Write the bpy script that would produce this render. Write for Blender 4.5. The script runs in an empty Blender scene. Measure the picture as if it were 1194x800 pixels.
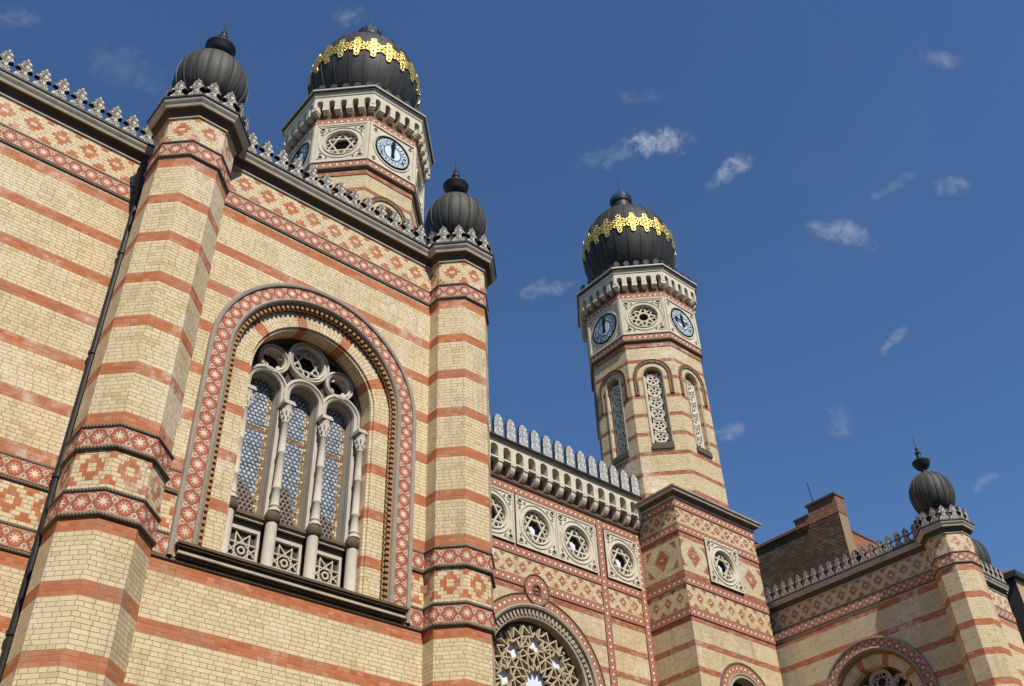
import bpy, math, random
from mathutils import Vector, Matrix
from mathutils.geometry import tessellate_polygon
random.seed(7)
PI = math.pi
scene = bpy.context.scene
C = scene.collection
sin, cos, rad = math.sin, math.cos, math.radians

# ------------------------------------------------------------------ shader expression helper
class X:
    """wraps a node socket so that shader maths can be written as arithmetic"""
    def __init__(s, nt, k): s.nt, s.k = nt, k
    def op(s, o, *a, clamp=False):
        n = s.nt.nodes.new('ShaderNodeMath'); n.operation = o; n.use_clamp = clamp
        for i, q in enumerate((s,) + a):
            if isinstance(q, X): s.nt.links.new(q.k, n.inputs[i])
            else: n.inputs[i].default_value = q
        return X(s.nt, n.outputs[0])
    def __add__(s, o): return s.op('ADD', o)
    def __radd__(s, o): return s.op('ADD', o)
    def __sub__(s, o): return s.op('SUBTRACT', o)
    def __rsub__(s, o): return (s * -1.0) + o
    def __mul__(s, o): return s.op('MULTIPLY', o)
    def __rmul__(s, o): return s.op('MULTIPLY', o)
    def __truediv__(s, o): return s.op('DIVIDE', o)
    def floor(s): return s.op('FLOOR')
    def fract(s): return s.op('FRACT')
    def abs(s): return s.op('ABSOLUTE')
    def sin(s): return s.op('SINE')
    def sqrt(s): return s.op('SQRT')
    def min(s, o): return s.op('MINIMUM', o)
    def max(s, o): return s.op('MAXIMUM', o)
    def lt(s, o): return s.op('LESS_THAN', o)
    def gt(s, o): return s.op('GREATER_THAN', o)
    def mod(s, o): return s.op('FLOORED_MODULO', o)
    def atan2(s, o): return s.op('ARCTAN2', o)
    def clamp(s): return s.op('ADD', 0.0, clamp=True)
    def inv(s): return 1.0 - s
    def step(s, a, b):
        n = s.nt.nodes.new('ShaderNodeMapRange'); n.interpolation_type = 'SMOOTHSTEP'
        s.nt.links.new(s.k, n.inputs[0]); n.inputs[1].default_value = a; n.inputs[2].default_value = b
        return X(s.nt, n.outputs[0])

class Mat:
    def __init__(s, name, rough=0.8, spec=0.3, metal=0.0):
        s.m = bpy.data.materials.new(name); s.m.use_nodes = True
        s.nt = s.m.node_tree
        s.b = s.nt.nodes['Principled BSDF']
        s.b.inputs['Roughness'].default_value = rough
        s.b.inputs['Specular IOR Level'].default_value = spec
        s.b.inputs['Metallic'].default_value = metal
    def uv(s):
        n = s.nt.nodes.new('ShaderNodeTexCoord'); p = s.nt.nodes.new('ShaderNodeSeparateXYZ')
        s.nt.links.new(n.outputs['UV'], p.inputs[0])
        return X(s.nt, p.outputs[0]), X(s.nt, p.outputs[1])
    def geo(s):
        return s.nt.nodes.new('ShaderNodeNewGeometry').outputs['Position']
    def comb(s, a, b, c=0.0):
        n = s.nt.nodes.new('ShaderNodeCombineXYZ')
        for i, q in enumerate((a, b, c)):
            if isinstance(q, X): s.nt.links.new(q.k, n.inputs[i])
            else: n.inputs[i].default_value = q
        return n.outputs[0]
    def noise(s, scale, detail=4, vec=None, rough=0.55, dist=0.0):
        n = s.nt.nodes.new('ShaderNodeTexNoise'); n.inputs['Scale'].default_value = scale
        n.inputs['Detail'].default_value = detail; n.inputs['Roughness'].default_value = rough
        n.inputs['Distortion'].default_value = dist
        s.nt.links.new(vec if vec is not None else s.geo(), n.inputs['Vector'])
        return X(s.nt, n.outputs['Fac'])
    def voro(s, scale, vec=None, feature='DISTANCE_TO_EDGE'):
        n = s.nt.nodes.new('ShaderNodeTexVoronoi'); n.feature = feature; n.inputs['Scale'].default_value = scale
        s.nt.links.new(vec if vec is not None else s.geo(), n.inputs['Vector'])
        return X(s.nt, n.outputs['Distance'])
    def white(s, a, b, c=0.0):
        n = s.nt.nodes.new('ShaderNodeTexWhiteNoise'); n.noise_dimensions = '3D'
        s.nt.links.new(s.comb(a, b, c), n.inputs['Vector'])
        return X(s.nt, n.outputs['Value'])
    def mix(s, f, a, b):
        n = s.nt.nodes.new('ShaderNodeMix'); n.data_type = 'RGBA'
        if isinstance(f, X): s.nt.links.new(f.k, n.inputs[0])
        else: n.inputs[0].default_value = f
        for i, q in ((6, a), (7, b)):
            if isinstance(q, tuple): n.inputs[i].default_value = (*q, 1)
            else: s.nt.links.new(q, n.inputs[i])
        return n.outputs[2]
    def col(s, k):
        if isinstance(k, tuple): s.b.inputs['Base Color'].default_value = (*k, 1)
        else: s.nt.links.new(k, s.b.inputs['Base Color'])
    def bump(s, h, dist=0.01, strength=1.0):
        n = s.nt.nodes.new('ShaderNodeBump'); n.inputs['Distance'].default_value = dist
        n.inputs['Strength'].default_value = strength
        s.nt.links.new(h.k, n.inputs['Height']); s.nt.links.new(n.outputs[0], s.b.inputs['Normal'])
    def set(s, name, x):
        s.nt.links.new(x.k, s.b.inputs[name])

YEL_A, YEL_B = (0.70, 0.572, 0.365), (0.62, 0.485, 0.285)
YEL_P = (0.70, 0.585, 0.39)
RED_A, RED_B = (0.52, 0.175, 0.070), (0.40, 0.118, 0.046)
MORTAR = (0.29, 0.225, 0.135)

def motif(M, u, r, rows, p, u0, k=1.0):
    """stepped red brick crosses (r = course inside the zone) with half crosses between them"""
    c = (rows - 1) / 2.0
    q = 0.0625
    du = (((u - u0) / p + 0.5).fract() - 0.5) * p
    dq = ((du.abs() / q).floor() + 0.5) * q
    rr = (r - c).abs()
    w = 0.205 * k - rr * 0.058 * k
    centre = dq.lt(w) * (1.0 - (rr.lt(0.6) * dq.lt(0.07)))
    centre = centre * rr.lt(3.4)
    du2 = (((u - u0) / p).fract() - 0.5) * p
    dq2 = ((du2.abs() / q).floor() + 0.5) * q
    e = r.min((rows - 1) - r)
    corner = dq2.lt(0.15 * k - e * 0.058) * e.lt(1.8)
    return centre.max(corner)

def brick_mat(name, redfn, motifs=(), big=None, far=False):
    M = Mat(name, rough=0.85, spec=0.2)
    u, v = M.uv()
    ch = 0.075
    row = (v / ch).floor(); fv = (v / ch).fract()
    odd = row.mod(2.0)
    L = 0.25 - odd * 0.12
    jit = M.white(row, 3.3) * 0.5
    uu = u / L + odd * 0.25 + jit
    col = uu.floor(); fu = uu.fract()
    du = fu.min(1.0 - fu) * L
    dv = fv.min(1.0 - fv) * ch
    edge = du.min(dv)
    face = edge.step(0.0018, 0.0056)
    rnd = M.white(col, row, 1.7)
    rnd2 = M.white(col, row, 5.1)
    red = redfn(M, u, v, row)
    for (z0, n, p, u0, *kk) in motifs:
        r = row - round(z0 / ch)
        red = red.max(motif(M, u, r, n, p, u0, *kk) * r.gt(-0.5) * r.lt(n - 0.5))
    if big:
        z0, z1, p, u0 = big
        zc = (z0 + z1) / 2; h = (z1 - z0) / 2
        qv = ((v - zc) / 0.075).floor().abs() * 0.075
        a = ((((u - u0) / p + 0.5).fract() - 0.5) * p).abs()
        d1 = (a * 1.0 + qv * 0.85)
        dia = d1.lt(0.40) * d1.gt(0.06)
        a2 = (p / 2 - a)
        tri = (a2 * 1.15 + (h - qv) * 0.95).lt(0.62) * a2.gt(0.10) * (h - qv).gt(0.10)
        red = red.max(dia.max(tri) * v.gt(z0) * v.lt(z1))
    n1 = M.noise(0.55, 5); n2 = M.noise(2.6, 4); n3 = M.noise(45, 3)
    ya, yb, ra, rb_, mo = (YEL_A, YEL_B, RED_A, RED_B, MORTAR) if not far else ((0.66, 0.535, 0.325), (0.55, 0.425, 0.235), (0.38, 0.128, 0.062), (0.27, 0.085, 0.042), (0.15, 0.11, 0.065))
    y = M.mix((rnd * 0.9 + n2 * 0.25).clamp(), ya, yb)
    y = M.mix(rnd2.gt(0.90) * 0.45, y, (0.72, 0.53, 0.37))
    y = M.mix(rnd2.lt(0.07) * 0.6, y, (0.50, 0.38, 0.18))
    y = M.mix(n1.step(0.55, 0.72) * 0.45, y, YEL_P)
    r_ = M.mix(rnd, ra, rb_)
    r_ = M.mix(rnd2.gt(0.8) * 0.5, r_, (0.58, 0.27, 0.155))
    r_ = M.mix(n2.step(0.46, 0.72) * 0.6, r_, (0.43, 0.215, 0.15))
    r_ = M.mix(n1.step(0.52, 0.68) * 0.4, r_, (0.36, 0.13, 0.085))
    base = M.mix(red, y, r_)
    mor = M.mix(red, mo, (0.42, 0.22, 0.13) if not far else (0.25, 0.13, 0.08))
    base = M.mix(face, mor, base)
    dirt = (M.noise(1.3, 6, rough=0.7).step(0.50, 0.78) * 0.42 + n3.step(0.5, 0.8) * 0.14)
    base = M.mix(dirt.clamp(), base, (0.30, 0.22, 0.125))
    streak = M.noise(1.0, 5, vec=M.comb(u * 2.3, v * 0.22), rough=0.65).step(0.49, 0.72) * M.noise(0.35, 3).step(0.38, 0.62)
    base = M.mix(streak * 0.5, base, (0.27, 0.195, 0.115))
    bloom = M.noise(0.42, 6, rough=0.72, dist=0.6).step(0.52, 0.68) * M.noise(5.5, 4).step(0.35, 0.65)
    base = M.mix(bloom * 0.65, base, (0.78, 0.68, 0.55))
    M.col(base)
    M.bump(face * 0.8 + n3 * 0.25 + rnd * 0.35, dist=0.008, strength=0.9)
    return M.m

def red_wing(M, u, v, row):
    up = v.gt(9.6)
    s = (v - 7.81 + 0.0008) - up * (10.572 - 7.81)
    m = (s / 0.975).fract().gt(0.769)
    gap = v.gt(8.79) * v.lt(10.33)
    return m * gap.inv() * v.lt(16.5)
def red_tower(M, u, v, row):
    m = ((v - 28.665) / 0.972).fract().gt(0.795)
    return m * v.lt(28.7)
def red_base(M, u, v, row):
    m = ((v - 15.31) / 0.972).fract().gt(0.77) * v.lt(16.2)
    band = lambda a, b: v.gt(a) * v.lt(b)
    return m.max(band(16.0, 16.25)).max(band(17.80, 18.0)).max(band(19.38, 19.62))
def red_mid(M, u, v, row):
    m = ((v - 15.31) / 0.972).fract().gt(0.77) * v.lt(16.0)
    return m.max(v.gt(16.08) * v.lt(16.34))
def red_all(M, u, v, row):
    return v.gt(-1000.0)
def red_ring(M, u, v, row):                       # v = length along the arch, a stripe every 0.975 m
    return ((v + 0.11) / 0.975).fract().lt(0.225)

m_wing = brick_mat('banded_brick', red_wing, [(9.30, 8, 0.545, 5.852), (16.95, 9, 0.545, 5.852)])
m_turret = brick_mat('turret_brick', red_wing, [(9.30, 8, 0.584, 0.0), (16.95, 9, 0.584, 0.0)])
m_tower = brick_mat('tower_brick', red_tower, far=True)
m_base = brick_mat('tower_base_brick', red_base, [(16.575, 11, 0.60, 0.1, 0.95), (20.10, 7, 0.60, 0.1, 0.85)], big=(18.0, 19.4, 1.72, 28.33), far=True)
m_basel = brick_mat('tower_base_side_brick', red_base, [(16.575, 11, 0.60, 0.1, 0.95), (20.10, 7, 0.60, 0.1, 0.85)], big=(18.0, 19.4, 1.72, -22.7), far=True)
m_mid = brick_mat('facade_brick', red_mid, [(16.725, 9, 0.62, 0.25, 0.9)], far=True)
m_ring = brick_mat('voussoir_brick', red_ring)
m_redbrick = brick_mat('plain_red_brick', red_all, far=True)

def stone(name, a, b, bump=0.006, scale=6.0, carve=0.0, dark=(0.12, 0.10, 0.075), dirt=0.5, rough=0.85, cscale=16.0):
    M = Mat(name, rough=rough, spec=0.2)
    n = M.noise(scale, 6); n2 = M.noise(1.7, 5, rough=0.7); n3 = M.noise(60, 3)
    c = M.mix(n, a, b)
    c = M.mix(n2.step(0.48, 0.78) * dirt, c, dark)
    h = n3 * 0.3 + n * 0.5
    if carve:
        u, v = M.uv()
        vec = M.comb(u, v)
        e = M.voro(cscale, vec); e2 = M.voro(cscale * 0.55, vec)
        g = e.step(0.02, 0.10).min(e2.step(0.015, 0.07))
        c = M.mix(g.inv() * carve, c, dark)
        h = h * 0.3 + g
        M.bump(h, dist=0.03, strength=1.0)
    else:
        M.bump(h, dist=bump, strength=0.8)
    M.col(c)
    return M.m
m_stone = stone('pale_window_stone', (0.58, 0.52, 0.43), (0.46, 0.41, 0.33), dirt=0.35, dark=(0.2, 0.165, 0.125))
m_panel = stone('carved_pale_stone', (0.63, 0.56, 0.43), (0.50, 0.44, 0.325), dirt=0.45, dark=(0.27, 0.225, 0.155))
m_cornice = stone('cornice_stone', (0.44, 0.37, 0.27), (0.30, 0.245, 0.17), dirt=0.6)
m_gutter = stone('blackened_metal', (0.035, 0.033, 0.03), (0.06, 0.055, 0.05), dirt=0.2, rough=0.6)
m_cove = stone('shade_and_soot_stone', (0.13, 0.098, 0.062), (0.085, 0.062, 0.038), dirt=0.5, dark=(0.05, 0.037, 0.024))  # darker for the shade under the cornice as well as soot
m_grain = stone('gritty_grey_stone', (0.40, 0.35, 0.275), (0.24, 0.205, 0.155), scale=28.0, bump=0.012, dirt=0.3)
m_hood = stone('brown_hood_brick', (0.28, 0.165, 0.10), (0.17, 0.10, 0.062), scale=12, dirt=0.4)
m_tan = stone('tan_tracery_stone', (0.52, 0.43, 0.29), (0.40, 0.32, 0.21), dirt=0.35)
m_light2 = stone('white_tracery_stone', (0.62, 0.56, 0.45), (0.50, 0.44, 0.34), dirt=0.4, dark=(0.25, 0.21, 0.155))
m_light = stone('pale_cornice_stone', (0.54, 0.475, 0.37), (0.38, 0.325, 0.245), dirt=0.5, dark=(0.13, 0.105, 0.075))  # paler tone for fascias, fillets and the sill bead
m_sill = stone('dark_brown_stone', (0.15, 0.115, 0.075), (0.09, 0.07, 0.045), dirt=0.5, dark=(0.04, 0.032, 0.022))  # dark brown tone for sills, ledges, caps and string courses
m_merlon = stone('carved_grey_stone', (0.62, 0.56, 0.47), (0.50, 0.445, 0.37), carve=0.85, cscale=11.0, dark=(0.13, 0.11, 0.09), dirt=0.25)
m_merlon_mid = stone('carved_light_stone', (0.62, 0.60, 0.56), (0.50, 0.48, 0.445), carve=0.6, cscale=7.0, dark=(0.22, 0.21, 0.19), dirt=0.25)
m_dark = stone('near_black_stone', (0.09, 0.07, 0.05), (0.055, 0.043, 0.032), dirt=0.4, dark=(0.03, 0.025, 0.02))  # darkest stone tone, for spandrels, curl centres and panel backs
m_iron = stone('black_iron', (0.02, 0.02, 0.02), (0.03, 0.03, 0.03), rough=0.5, dirt=0.2, dark=(0.05, 0.04, 0.03))
m_terra = stone('ochre_terracotta', (0.42, 0.25, 0.125), (0.28, 0.155, 0.075), dirt=0.4, dark=(0.16, 0.10, 0.06))

def rope_mat():
    M = Mat('twisted_rope_stone', rough=0.8, spec=0.25)
    u, v = M.uv()
    w = ((u * 1.0 + v * 0.6) * (2 * PI / 0.05)).sin() * 0.5 + 0.5
    n = M.noise(5, 5)
    c = M.mix(n, (0.21, 0.172, 0.125), (0.12, 0.095, 0.066))
    c = M.mix(w.step(0.45, 0.0) * 0.5, c, (0.09, 0.07, 0.05))
    M.col(c); M.bump(w + n * 0.3, dist=0.008, strength=1.0)
    return M.m
m_rope = rope_mat()

def star_mat():
    """red terracotta tiles, one white eight-pointed star each; uv in metres, v = 0 on the tile axis"""
    M = Mat('star_terracotta_tile', rough=0.75, spec=0.3)
    u, v = M.uv()
    p = 0.31
    x = ((u / p).fract() - 0.5) * p; y = v
    r = (x * x + y * y).sqrt()
    a = ((y.atan2(x) * (8 / (2 * PI))).fract() - 0.5).abs() * 2.0         # 1 at the points
    lim = 0.040 + (a * a) * 0.060
    star = (r - lim).step(0.006, -0.004)
    tid = (u / p).floor()
    octa = x.abs().max(y.abs()).max((x.abs() + y.abs()) * 0.74)
    o = octa.step(0.146, 0.134)
    ringl = (octa - 0.123).abs().step(0.010, 0.004)
    half = (((u / p) + 0.5).fract() - 0.5) * p
    r2 = (half * half + (y.abs() - 0.085) * (y.abs() - 0.085)).sqrt()
    wp = (r2 - 0.040).abs().step(0.016, 0.008)
    rays = (((y.atan2(x) * (16 / (2 * PI))).fract() - 0.5).abs() * 2.0).step(0.75, 0.95) * r.gt(0.095)
    rnd = M.white(tid, 2.0); n = M.noise(14, 4)
    red = M.mix((rnd * 0.6 + n * 0.4), (0.50, 0.155, 0.078), (0.35, 0.095, 0.05))
    white = M.mix((n * 0.6 + M.white(tid, 7.0) * 0.4), (0.78, 0.65, 0.51), (0.56, 0.42, 0.30))
    c = M.mix(o.inv(), red, (0.46, 0.24, 0.15))
    c = M.mix(rays * 0.45, c, (0.27, 0.07, 0.04))
    c = M.mix(ringl * 0.6, c, (0.26, 0.075, 0.045))
    c = M.mix(wp * 0.85, c, white)
    c = M.mix(star, c, white)
    seam = half.abs().step(0.006, 0.002)
    c = M.mix(seam * 0.7, c, (0.20, 0.12, 0.08))
    c = M.mix(M.noise(2.2, 5).step(0.55, 0.8) * 0.35, c, (0.27, 0.19, 0.13))
    M.col(c); M.bump(star * 1.0 + wp * 0.8 - ringl * 0.6 - rays * 0.4 + n * 0.3, dist=0.012, strength=1.0)
    return M.m
m_star = star_mat()

def roundel_mat():
    """narrow pink frieze: pale lozenges in red rings, a dark edge line above and below (uv metres, |v| < 0.17)"""
    M = Mat('pink_roundel_tile', rough=0.75, spec=0.3)
    u, v = M.uv()
    p = 0.25
    x = ((u / p).fract() - 0.5) * p; y = v
    r = (x * x + y * y).sqrt()
    d = x.abs() + y.abs()
    spot = (d - 0.064).step(0.008, -0.006)
    ring = (r - 0.095).abs().step(0.022, 0.010)
    xh = (((u / p) + 0.5).fract() - 0.5) * p
    dots = ((xh * xh + (y.abs() - 0.085) * (y.abs() - 0.085)).sqrt()).step(0.034, 0.018)
    n = M.noise(12, 4); rnd = M.white((u / p).floor(), 1.0)
    red = M.mix(n, (0.40, 0.145, 0.08), (0.27, 0.09, 0.05))
    c = M.mix(ring * 0.45, red, (0.56, 0.33, 0.20))
    c = M.mix((r - 0.078).abs().step(0.017, 0.007) * 0.8, c, (0.17, 0.055, 0.035))
    c = M.mix(dots * 0.5, c, (0.60, 0.40, 0.26))
    c = M.mix(spot, c, M.mix(rnd, (0.84, 0.66, 0.50), (0.70, 0.47, 0.34)))
    c = M.mix(M.noise(1.9, 5).step(0.5, 0.8) * 0.4, c, (0.30, 0.19, 0.14))
    edge = y.abs().step(0.145, 0.160)
    c = M.mix(edge * 0.8, c, (0.10, 0.065, 0.05))
    M.col(c); M.bump(spot + ring * 0.5 + dots * 0.5, dist=0.012, strength=0.9)
    return M.m
m_round = roundel_mat()

def lattice_mat():
    M = Mat('pierced_terracotta', rough=0.8, spec=0.2)
    u, v = M.uv()
    p = 0.11
    x = ((u / p).fract() - 0.5).abs() * p
    y = v.abs()
    hole = (x + y * 0.9).step(0.040, 0.030).max(((0.055 - x) + (0.055 - y)).step(0.034, 0.024))
    n = M.noise(20, 3)
    c = M.mix(n, (0.62, 0.40, 0.20), (0.45, 0.27, 0.13))
    c = M.mix(hole * 0.93, c, (0.035, 0.022, 0.015))
    M.col(c); M.bump(hole.inv(), dist=0.03)
    return M.m
m_lattice = lattice_mat()

def dome_mat(name, a, b, rough=0.5):
    M = Mat(name, rough=rough, spec=0.3, metal=0.0)
    u, v = M.uv()
    n = M.noise(2.2, 6, rough=0.7)
    st = M.noise(1.0, 4, vec=M.comb(u * 9.0, v * 0.7))
    c = M.mix(n, a, b)
    c = M.mix(st.step(0.42, 0.72) * 0.6, c, (b[0] * 2.0, b[1] * 1.95, b[2] * 1.75))
    c = M.mix(M.noise(7, 5, rough=0.7).step(0.55, 0.75) * 0.5, c, (b[0] * 0.55, b[1] * 0.55, b[2] * 0.55))
    M.col(c)
    joint = ((v / 0.55).fract() - 0.5).abs().step(0.488, 0.497)
    M.bump(n * 0.5 + st * 0.3 - joint * 0.6, dist=0.012, strength=0.8)
    M.set('Roughness', n * 0.25 + (rough - 0.1))
    return M.m
m_dome = dome_mat('dark_dome_metal', (0.030, 0.028, 0.025), (0.062, 0.057, 0.048), rough=0.62)
m_domet = dome_mat('tower_dome_metal', (0.014, 0.0135, 0.013), (0.030, 0.028, 0.026), rough=0.6)
Mg = Mat('gilding', rough=0.32, metal=0.75)
g_n = Mg.noise(9, 4); g_w = Mg.noise(26, 5, rough=0.7)
Mg.col(Mg.mix(g_w.step(0.52, 0.68) * 0.8, Mg.mix(g_n.step(0.35, 0.75), (0.90, 0.68, 0.22), (0.62, 0.41, 0.09)), (0.16, 0.10, 0.03))); Mg.bump(Mg.noise(16, 3), dist=0.05)
m_gold = Mg.m

def glass_mat():
    """leaded roundel glazing with a patterned border; u = 0 on the light's axis, v = height"""
    M = Mat('leaded_roundel_glass', rough=0.3, spec=0.22)
    u, v = M.uv()
    p = 0.092; h = p * 0.866
    def cell(ou, ov):
        x = ((u / p + ou).fract() - 0.5) * p
        y = (((v / (2 * h)) + ov).fract() - 0.5) * 2 * h
        return (x * x + y * y).sqrt(), (u / p + ou).floor(), (v / (2 * h) + ov).floor()
    r1, a1, b1 = cell(0.0, 0.0); r2, a2, b2 = cell(0.5, 0.5)
    r = r1.min(r2); first = r1.lt(r2)
    idn = M.white(a1 * first + a2 * first.inv() + first * 0.37, b1 * first + b2 * first.inv())
    disc = r.step(0.044, 0.039)
    lead = (r - 0.0415).abs().step(0.008, 0.0045)
    border = u.abs().gt(0.215).max((v - 12.22).abs().lt(0.055)).max((v - 10.42).abs().lt(0.03))
    sq = ((u / 0.05).fract() - 0.5).abs().max(((v / 0.05).fract() - 0.5).abs())
    sqr = M.white((u / 0.05).floor(), (v / 0.05).floor())
    gold = M.mix(sqr, (0.42, 0.28, 0.13), (0.14, 0.075, 0.035))
    gold = M.mix(sqr.gt(0.80), gold, (0.66, 0.57, 0.40))
    gold = M.mix(sq.gt(0.40), gold, (0.05, 0.035, 0.02))
    c = M.mix(idn, (0.50, 0.565, 0.64), (0.25, 0.30, 0.37))
    c = M.mix(idn.gt(0.84), c, (0.46, 0.49, 0.52))
    c = M.mix(M.noise(7, 5, rough=0.7).step(0.48, 0.62) * 0.6, c, (0.06, 0.07, 0.088))
    c = M.mix((r - 0.014).step(0.006, -0.002) * 0.4, c, (0.52, 0.57, 0.62))
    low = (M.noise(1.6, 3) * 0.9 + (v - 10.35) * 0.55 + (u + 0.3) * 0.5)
    dim_refl = low.step(0.98, 0.90)                                    # lost sky reflection painted as dark roundels low in the light
    c = M.mix(dim_refl, c, (0.035, 0.03, 0.03))
    c = M.mix(disc.inv(), c, M.mix(dim_refl, (0.10, 0.11, 0.13), (0.30, 0.21, 0.14)))
    c = M.mix((r - 0.026).abs().step(0.007, 0.003) * 0.45, c, (0.08, 0.10, 0.14))
    c = M.mix(lead * 0.85, c, M.mix(dim_refl, (0.022, 0.02, 0.02), (0.26, 0.18, 0.12)))
    c = M.mix(border, c, gold)
    M.col(c)
    hgt = (r * (1 / 0.044)); hh = (1.0 - hgt * hgt) * disc
    M.bump(hh + M.noise(18, 4) * 1.2 + idn * 0.3, dist=0.012, strength=0.6)
    M.set('Roughness', border * 0.4 + 0.3)
    return M.m
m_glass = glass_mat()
Mp = Mat('sky_painted_glass', rough=0.55, spec=0.15)
Mp.col(Mp.mix(Mp.noise(1.5, 2), (0.60, 0.66, 0.72), (0.74, 0.78, 0.82))); Mp.bump(Mp.noise(3, 2), dist=0.02)  # bright sky reflection put into the base colour
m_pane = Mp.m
Md = Mat('dark_glass', rough=0.2, spec=0.5); Md.col((0.02, 0.02, 0.022)); m_dkglass = Md.m
Mc = Mat('clock_blue_enamel', rough=0.4, spec=0.5); Mc.col(Mc.mix(Mc.noise(5, 3), (0.36, 0.44, 0.46), (0.44, 0.52, 0.53))); m_cblue = Mc.m
Mc = Mat('clock_white_enamel', rough=0.4, spec=0.5); Mc.col(Mc.mix(Mc.noise(6, 3), (0.62, 0.70, 0.74), (0.52, 0.60, 0.65))); m_cwhite = Mc.m
Mc = Mat('clock_black_paint', rough=0.8, spec=0.05); Mc.col((0.012, 0.013, 0.015)); m_cblack = Mc.m

def roof_mat(name, a, b, c2, ch=0.16, w=0.2):
    M = Mat(name, rough=0.9, spec=0.15)
    u, v = M.uv()
    row = (v / ch).floor(); fv = (v / ch).fract()
    uu = u / w + row.mod(2.0) * 0.5; fu = uu.fract()
    rnd = M.white(uu.floor(), row)
    n = M.noise(0.9, 7, rough=0.75, dist=0.8)
    c = M.mix(rnd, a, b)
    c = M.mix(M.noise(3.5, 5, rough=0.7).step(0.50, 0.70) * 0.6, c, (a[0] * 1.5, a[1] * 1.6, a[2] * 1.6))
    c = M.mix(n.step(0.42, 0.62) * 0.75, c, c2)
    e = (fu.min(1.0 - fu) * w).min(fv * ch).step(0.004, 0.018)
    c = M.mix(e.inv() * 0.7, c, (0.02, 0.015, 0.012))
    M.col(c); M.bump(e * 0.7 + fv * -0.6 + rnd * 0.8 + M.noise(12, 4) * 0.6, dist=0.05)
    return M.m
m_tile = roof_mat('red_roof_tile', (0.30, 0.115, 0.065), (0.20, 0.075, 0.045), (0.17, 0.10, 0.065))
m_firewall = roof_mat('dark_rough_brick', (0.14, 0.085, 0.05), (0.065, 0.04, 0.026), (0.05, 0.036, 0.026), ch=0.11, w=0.25)  # dark brown tone for the fire wall
m_recess = stone('shade_dark_red_brick', (0.20, 0.075, 0.045), (0.13, 0.05, 0.03), dirt=0.4)  # shadow behind the corbels put into the brick colour
m_chim = roof_mat('worn_orange_brick', (0.30, 0.135, 0.08), (0.20, 0.09, 0.055), (0.20, 0.125, 0.085), ch=0.085, w=0.25)
m_plaster = stone('yellowed_plaster', (0.50, 0.38, 0.22), (0.36, 0.27, 0.15), dirt=0.6)
m_strip = stone('stained_brick_edge', (0.34, 0.245, 0.135), (0.20, 0.135, 0.075), scale=9, dirt=0.6)
m_flat = stone('grey_roofing', (0.16, 0.16, 0.16), (0.11, 0.11, 0.11))
m_pave = stone('paving', (0.15, 0.125, 0.095), (0.10, 0.085, 0.065), scale=1.5)

# ------------------------------------------------------------------ mesh building
class Frame:
    """a vertical plane: n = outward normal, off = n.P; U runs to the right seen from outside"""
    def __init__(s, ang, off, origin=None):
        s.n = Vector((cos(rad(ang)), sin(rad(ang)), 0)); s.u = Vector((-s.n.y, s.n.x, 0)); s.off = off
        s.o = Vector(origin) if origin else Vector((0, 0, 0))
    def __call__(s, U, v, d=0.0):
        return s.o + s.n * (s.off + d) + s.u * U + Vector((0, 0, v))
def front(y): return Frame(270, -y)
def left(x): return Frame(180, -x)

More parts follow.
